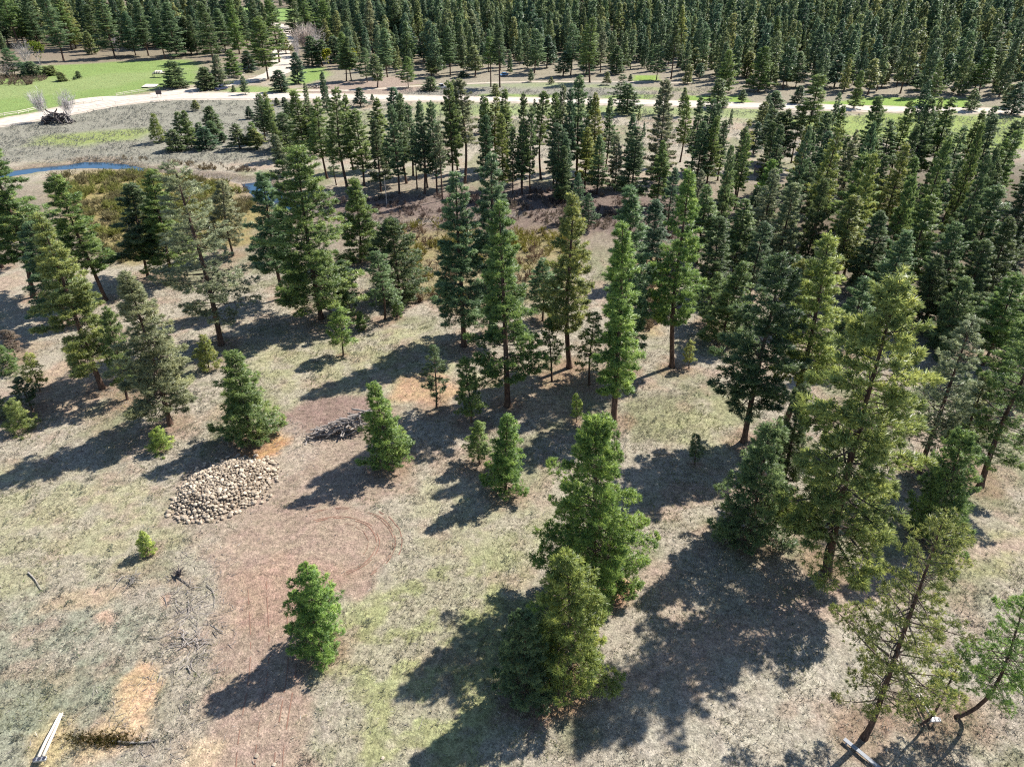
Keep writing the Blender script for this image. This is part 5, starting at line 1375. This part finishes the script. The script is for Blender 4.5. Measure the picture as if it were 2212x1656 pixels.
# ------------------------------------------------------------ log rails near the bottom corners
M_METAL = noisy('grey_metal', (.30, .31, .33), (.45, .46, .48), 4, .45, .5, .05, 0, None, .6)
M_DARKM = noisy('dark_void', (.02, .02, .03), (.05, .05, .07), 4, .5, .4)
M_PALEPLANK = noisy('pale_plank', (.22, .23, .25), (.36, .37, .39), 2, .75, .2, .15, 0, (.4, 6, 6))
def double_rail(p0, p1, h0, h1, label, m=M_PEELED, box=True, rad=.13):
    (x0, y0), (x1, y1) = G(*p0), G(*p1)
    root = empty('log_rail', (x0, y0, tz(x0, y0)), math.atan2(y1 - y0, x1 - x0)); tag(root, label, 'log rail', 'double log rails at the bottom corners')
    L_ = math.hypot(x1 - x0, y1 - y0)
    for s in (-1, 1):
        MB().tube([(0, s * .17, h0), (L_ * .33, s * .165, h0 * .67 + h1 * .33 + .02), (L_ * .66, s * .13, h0 * .33 + h1 * .66), (L_, s * .09, h1)], [rad, rad * .92, rad * .82, rad * .6], 10).build('rail', m, root, smooth=True)
    for t in (.06, .52, .94):
        hh = h0 * (1 - t) + h1 * t
        MB().tube([(L_ * t, 0, -.3), (L_ * t, 0, hh - .02)], [.07, .06], 8).build('post', M_GREYWOOD, root)
        MB().box((L_ * t, 0, hh - .12), (.10, .62, .10), bev=.02).build('crossbar', M_GREYWOOD, root)
    if box:
        b = MB().box((-.22, 0, h0 - .02), (.34, .95, .18), bev=.04).build('end_box', M_METAL, root)
        for s in (-.36, 0, .36):
            MB().tube([(-.22, s, h0 + .08), (-.22, s, h0 + .115)], [.13, .13], 12).build('opening', M_DARKM, b)
double_rail((96, 1646), (136, 1546), .75, .35, 'pale peeled double log rail on low posts at the bottom left corner')
double_rail((2012, 1556), (1960, 1462), .7, .4, 'pale double log rail behind the trunks at the bottom right', rad=.09)
(x0, y0), (x1, y1) = G(1822, 1598), G(1912, 1672)
mb = MB(); L_ = math.hypot(x1 - x0, y1 - y0)
mb.box((L_ / 2, 0, .32), (L_, .32, .07)); mb.box((.3, 0, .12), (.12, .3, .28)); mb.box((L_ - .4, 0, .12), (.12, .3, .28))
o = mb.build('plank', M_PALEPLANK, loc=(x0, y0, tz(x0, y0))); o.rotation_euler = (0, 0, math.atan2(y1 - y0, x1 - x0)); tag(o, 'wide silvery plank lying near the foot of the leaning pine, bottom edge', 'plank')
arc_branch([(2188, 1478), (2230, 1512)], .08, 'pale pole end poking in from the right edge', M_PEELED, 'pole', 'pole')

# ------------------------------------------------------------ things by the road
def heading(p0, p1):
    a, b = G(*p0), G(*p1); return math.atan2(b[1] - a[1], b[0] - a[0]), a, b
def fence(pts, label, m=M_PEELED, h=1.2, gap=3.2, rails=(.5, 1.05), r=.09, group='pole fences by the meadow'):
    w = [G(*p) for p in pts]; x0, y0 = w[0]; z0 = tz(x0, y0)
    root = empty('pole_fence', (x0, y0, z0)); tag(root, label, 'fence', group)
    for i in range(len(w) - 1):
        (ax, ay), (bx, by) = w[i], w[i + 1]; n = max(1, int(math.hypot(bx - ax, by - ay) / gap))
        P = [(ax + (bx - ax) * k / n, ay + (by - ay) * k / n) for k in range(n + 1)]
        for k, (x, y) in enumerate(P):
            if k or i == 0: MB().tube([(x - x0, y - y0, -.2), (x - x0, y - y0, h)], [r * 1.2, r * 1.1], 6).build('post', m, root)
        for rz in rails:
            mb = MB()
            for k in range(n):
                a_, b_ = P[k], P[k + 1]
                mb.tube([(a_[0] - x0, a_[1] - y0, rz + (k % 2) * .04), (b_[0] - x0, b_[1] - y0, rz + (k % 2) * .04)], [r, r * .8], 5)
            mb.build('rail', m, root)
fence([(-20, 256), (40, 247), (82, 238)], 'white pole fence along the meadow, left edge, before the bare trees', r=.12)
fence([(163, 228), (200, 222), (222, 217)], 'short white pole fence below the sandy turnout', r=.10)
fence([(252, 208), (300, 200), (345, 193)], 'pale pole fence between white platform and road', r=.09)
fence([(345, 193), (400, 184), (432, 178)], 'dark pole fence behind the lone meadow-edge pine', M_GREYWOOD, r=.07)
fence([(487, 172), (530, 163)], 'short pale fence below trees left of the side road', r=.09)
fence([(170, 240), (250, 226), (330, 214)], 'thin grey wire fence along the lower road edge', M_GREYWOOD, r=.03, gap=5, group='wire fence')

# sign
x, y = G(345, 211); root = empty('road_sign', (x, y, tz(x, y)), .2); tag(root, 'dark board sign on a post at the road junction', 'sign')
for s in (-.6, .6): MB().tube([(s, 0, -.2), (s, 0, 2.6)], [.07, .06], 6).build('post', M_GREYWOOD, root)
MB().box((0, -.08, 2.0), (2.2, .08, 1.5)).build('sign_board', M_DARKWOOD, root)
x, y = G(416, 203); root = empty('marker_post', (x, y, tz(x, y))); tag(root, 'white marker post with a short crossbar on the gravel junction', 'marker post')
MB().tube([(0, 0, -.2), (0, 0, 1.5)], [.12, .10], 8).build('post', M_PALEBARK, root)
MB().box((0, 0, 1.35), (.9, .12, .3)).build('crossbar', M_PALEPLANK, root)
M_CANVAS = noisy('pale_canvas', (.55, .50, .42), (.68, .63, .55), .5, .9, .1)
# white platform in the meadow
a = [G(306, 190.5), G(336, 190), G(343, 184.5), G(316, 184.2)]; cx_, cy_ = np.mean([p[0] for p in a]), np.mean([p[1] for p in a])
root = empty('platform', (cx_, cy_, 0)); tag(root, 'flat pale rectangular platform on the green meadow', 'platform')
mb = MB(); b0 = 0
for z in (.35, .5):
    for p in a: mb.v.append(Vector((p[0] - cx_, p[1] - cy_, z)))
mb.f = [(3, 2, 1, 0), (4, 5, 6, 7), (0, 1, 5, 4), (1, 2, 6, 5), (2, 3, 7, 6), (3, 0, 4, 7)]
mb.build('deck', M_CANVAS, root)
for p in a: MB().tube([((p[0] - cx_) * .92, (p[1] - cy_) * .92, -.1), ((p[0] - cx_) * .92, (p[1] - cy_) * .92, .35)], [.12, .12], 6).build('leg', M_GREYWOOD, root)
# frame carrying tan round pieces, beside the round pine
x, y = G(344, 167); root = empty('log_rack', (x, y, 0), .12); tag(root, 'dark legged rack topped with pale tan rounded logs in the meadow', 'log rack')
W_ = 5.2
for s in (-1, 1):
    for q in (-1, 1): MB().tube([(s * W_ * .46, q * .9, -.1), (s * W_ * .46, q * .9, 1.5)], [.12, .11], 6).build('leg', M_DARKWOOD, root)
MB().box((0, 0, 1.55), (W_, 2.2, .16)).build('deck', M_GREYWOOD, root)
for k in range(5):
    xx = -W_ * .36 + k * W_ * .18
    MB().tube([(xx, -1.4, 1.95), (xx + .5, 1.4, 2.05 + .2 * (k % 2))], [.33, .30], 10).build('log', M_PEELED, root, smooth=True)
for k in range(3):
    xx = -W_ * .22 + k * W_ * .2
    MB().tube([(xx, -1.2, 2.5), (xx + .3, 1.3, 2.6)], [.3, .28], 10).build('log', M_PEELED, root, smooth=True)

# vehicles
M_TYRE = noisy('tyre_rubber', (.015, .015, .015), (.03, .03, .03), 5, .9, .2)
M_GLASSD = noisy('dark_glass', (.02, .03, .04), (.03, .04, .05), 1, .08, .6)
def vehicle(p0, p1, col, label, kind='pickup', L_=5.2):
    ang, a, b = heading(p0, p1); cx_, cy_ = (a[0] + b[0]) / 2, (a[1] + b[1]) / 2
    m = noisy('car_paint', col, tuple(c * 1.15 for c in col), .5, .3, .5)
    root = empty('parked_pickup' if kind == 'pickup' else 'parked_car' if kind == 'car' else 'utility_vehicle', (cx_, cy_, tz(cx_, cy_)), ang)
    tag(root, label, 'pickup' if kind == 'pickup' else 'car' if kind == 'car' else 'utility vehicle')
    h = L_ / 2
    if kind == 'pickup': ol = [(-h, .45), (h - .1, .42), (h, .6), (h - .05, .98), (h - 1.3, 1.1), (-h + .05, 1.1), (-h, .9)]
    elif kind == 'car': ol = [(-h, .4), (h - .1, .4), (h, .6), (h - .1, .82), (h - 1.2, .98), (-h + .5, 1.0), (-h, .85)]
    else: ol = [(-h, .45), (h, .45), (h, .9), (h - .8, 1.05), (-h, 1.0)]
    MB().prism(ol, -.92, .92).build('body', m, root)
    cab = [(-.5, 1.102), (1.25, 1.102), (.75, 1.75), (-.35, 1.78)] if kind == 'pickup' else [(-1.7, 1.0), (1.1, 1.0), (.45, 1.45), (-1.1, 1.47)] if kind == 'car' else [(-1.0, 1.06), (.7, 1.06), (.5, 1.95), (-.95, 1.98)]
    MB().prism([(x_, z_ + .004) for x_, z_ in cab], -.80, .80).build('cabin', M_GLASSD, root)
    (x0_, _), (x1_, _) = cab[3], cab[2]; zt_ = max(c[1] for c in cab)
    MB().box(((x0_ + x1_) / 2, 0, zt_ + .04), (x1_ - x0_ + .12, 1.62, .07)).build('roof', m, root)
    for sx in (-1, 1):
        for sy in (-1, 1):
            w = MB().tube([(sx * h * .62, sy * .72, .38), (sx * h * .62, sy * .96, .38)], [.38, .38], 14).build('wheel', M_TYRE, root)
            MB().tube([(sx * h * .62, sy * .955, .38), (sx * h * .62, sy * .975, .38)], [.2, .2], 10).build('rim', M_METAL, w)
    for sy in (-.66, .66): MB().box((h + .01, sy, .72), (.05, .32, .16)).build('headlight', M_CANVAS, root)
    if kind == 'pickup': MB().box((-h * .52, 0, 1.06), (1.8, 1.5, .10)).build('bed_floor', M_TYRE, root)
vehicle((470, 196), (488, 193), (.05, .06, .14), 'dark blue pickup parked under roadside pines at the junction')
vehicle((1098, 163), (1078, 166), (.16, .30, .48), 'blue car parked in tree shade beyond the gravel road', 'car', 4.6)
vehicle((946, 193), (962, 191), (.45, .45, .47), 'pale boxy utility vehicle beyond the road behind the pine tops', 'utility', 4.0)
# shed in the stand at right
x, y = G(1641, 378); root = empty('shed', (x, y, tz(x, y)), .25); tag(root, 'small dark-roofed shed glimpsed between pines at upper right', 'shed')
MB().box((0, 0, 1.0), (2.6, 2.2, 2.2)).build('wall', M_GREYWOOD, root)
MB().prism([(-1.6, 2.05), (0, 2.9), (1.6, 2.05), (1.6, 2.17), (0, 3.02), (-1.6, 2.17)], -1.4, 1.4).build('roof', noisy('purple_roof', (.055, .045, .06), (.09, .075, .09), 2, .7, .2), root)
MB().box((0, -1.115, .85), (.8, .05, 1.7)).build('door', M_DARKWOOD, root)

# heap of old timber by the road
hx, hy = G(128, 266)
for k in range(80):
    t = rb.uniform(-1, 1); x = hx + t * 4.6; y = hy + rb.gauss(0, 1.1)
    hgt = max(0, 3.6 * (1 - abs(t) ** 2.2)) * rb.random() ** .6
    branch_obj(x, y, hgt + .2, rb.gauss(0, .5) if rb.random() < .6 else rb.uniform(0, 3.1), rb.uniform(2.2, 5.0), rb.uniform(.18, .36), M_DARKWOOD if k % 4 else M_GREYWOOD, 'dark weathered log in the timber heap under the bare trees', 'log', 'logs of the timber heap', name='old_log', tilt=rb.gauss(0, .45), forks=0)
hx, hy = G(684, 190)
for k in range(22):
    x = hx + rb.gauss(0, 1.9); y = hy + rb.gauss(0, .8)
    branch_obj(x, y, .2 + rb.random() * 1.1, rb.uniform(0, 3.1), rb.uniform(1.5, 3.5), rb.uniform(.09, .2), M_PALEBARK if k % 4 == 0 else M_DARKWOOD, 'charred or bleached log in the burn pile beyond the road', 'log', 'logs of the burn pile', name='burnt_log', tilt=rb.gauss(0, .3), forks=0)
hx, hy = G(338, 222)
for k in range(7):
    x = hx + rb.uniform(-2, 2); y = hy + rb.gauss(0, .3)
    branch_obj(x, y, .15 + .2 * rb.random(), rb.gauss(0, .4), rb.uniform(1, 2), .13, M_PEELED, 'pale short log on the road verge below the sign', 'log', 'short logs below the sign', name='cut_log', forks=0)
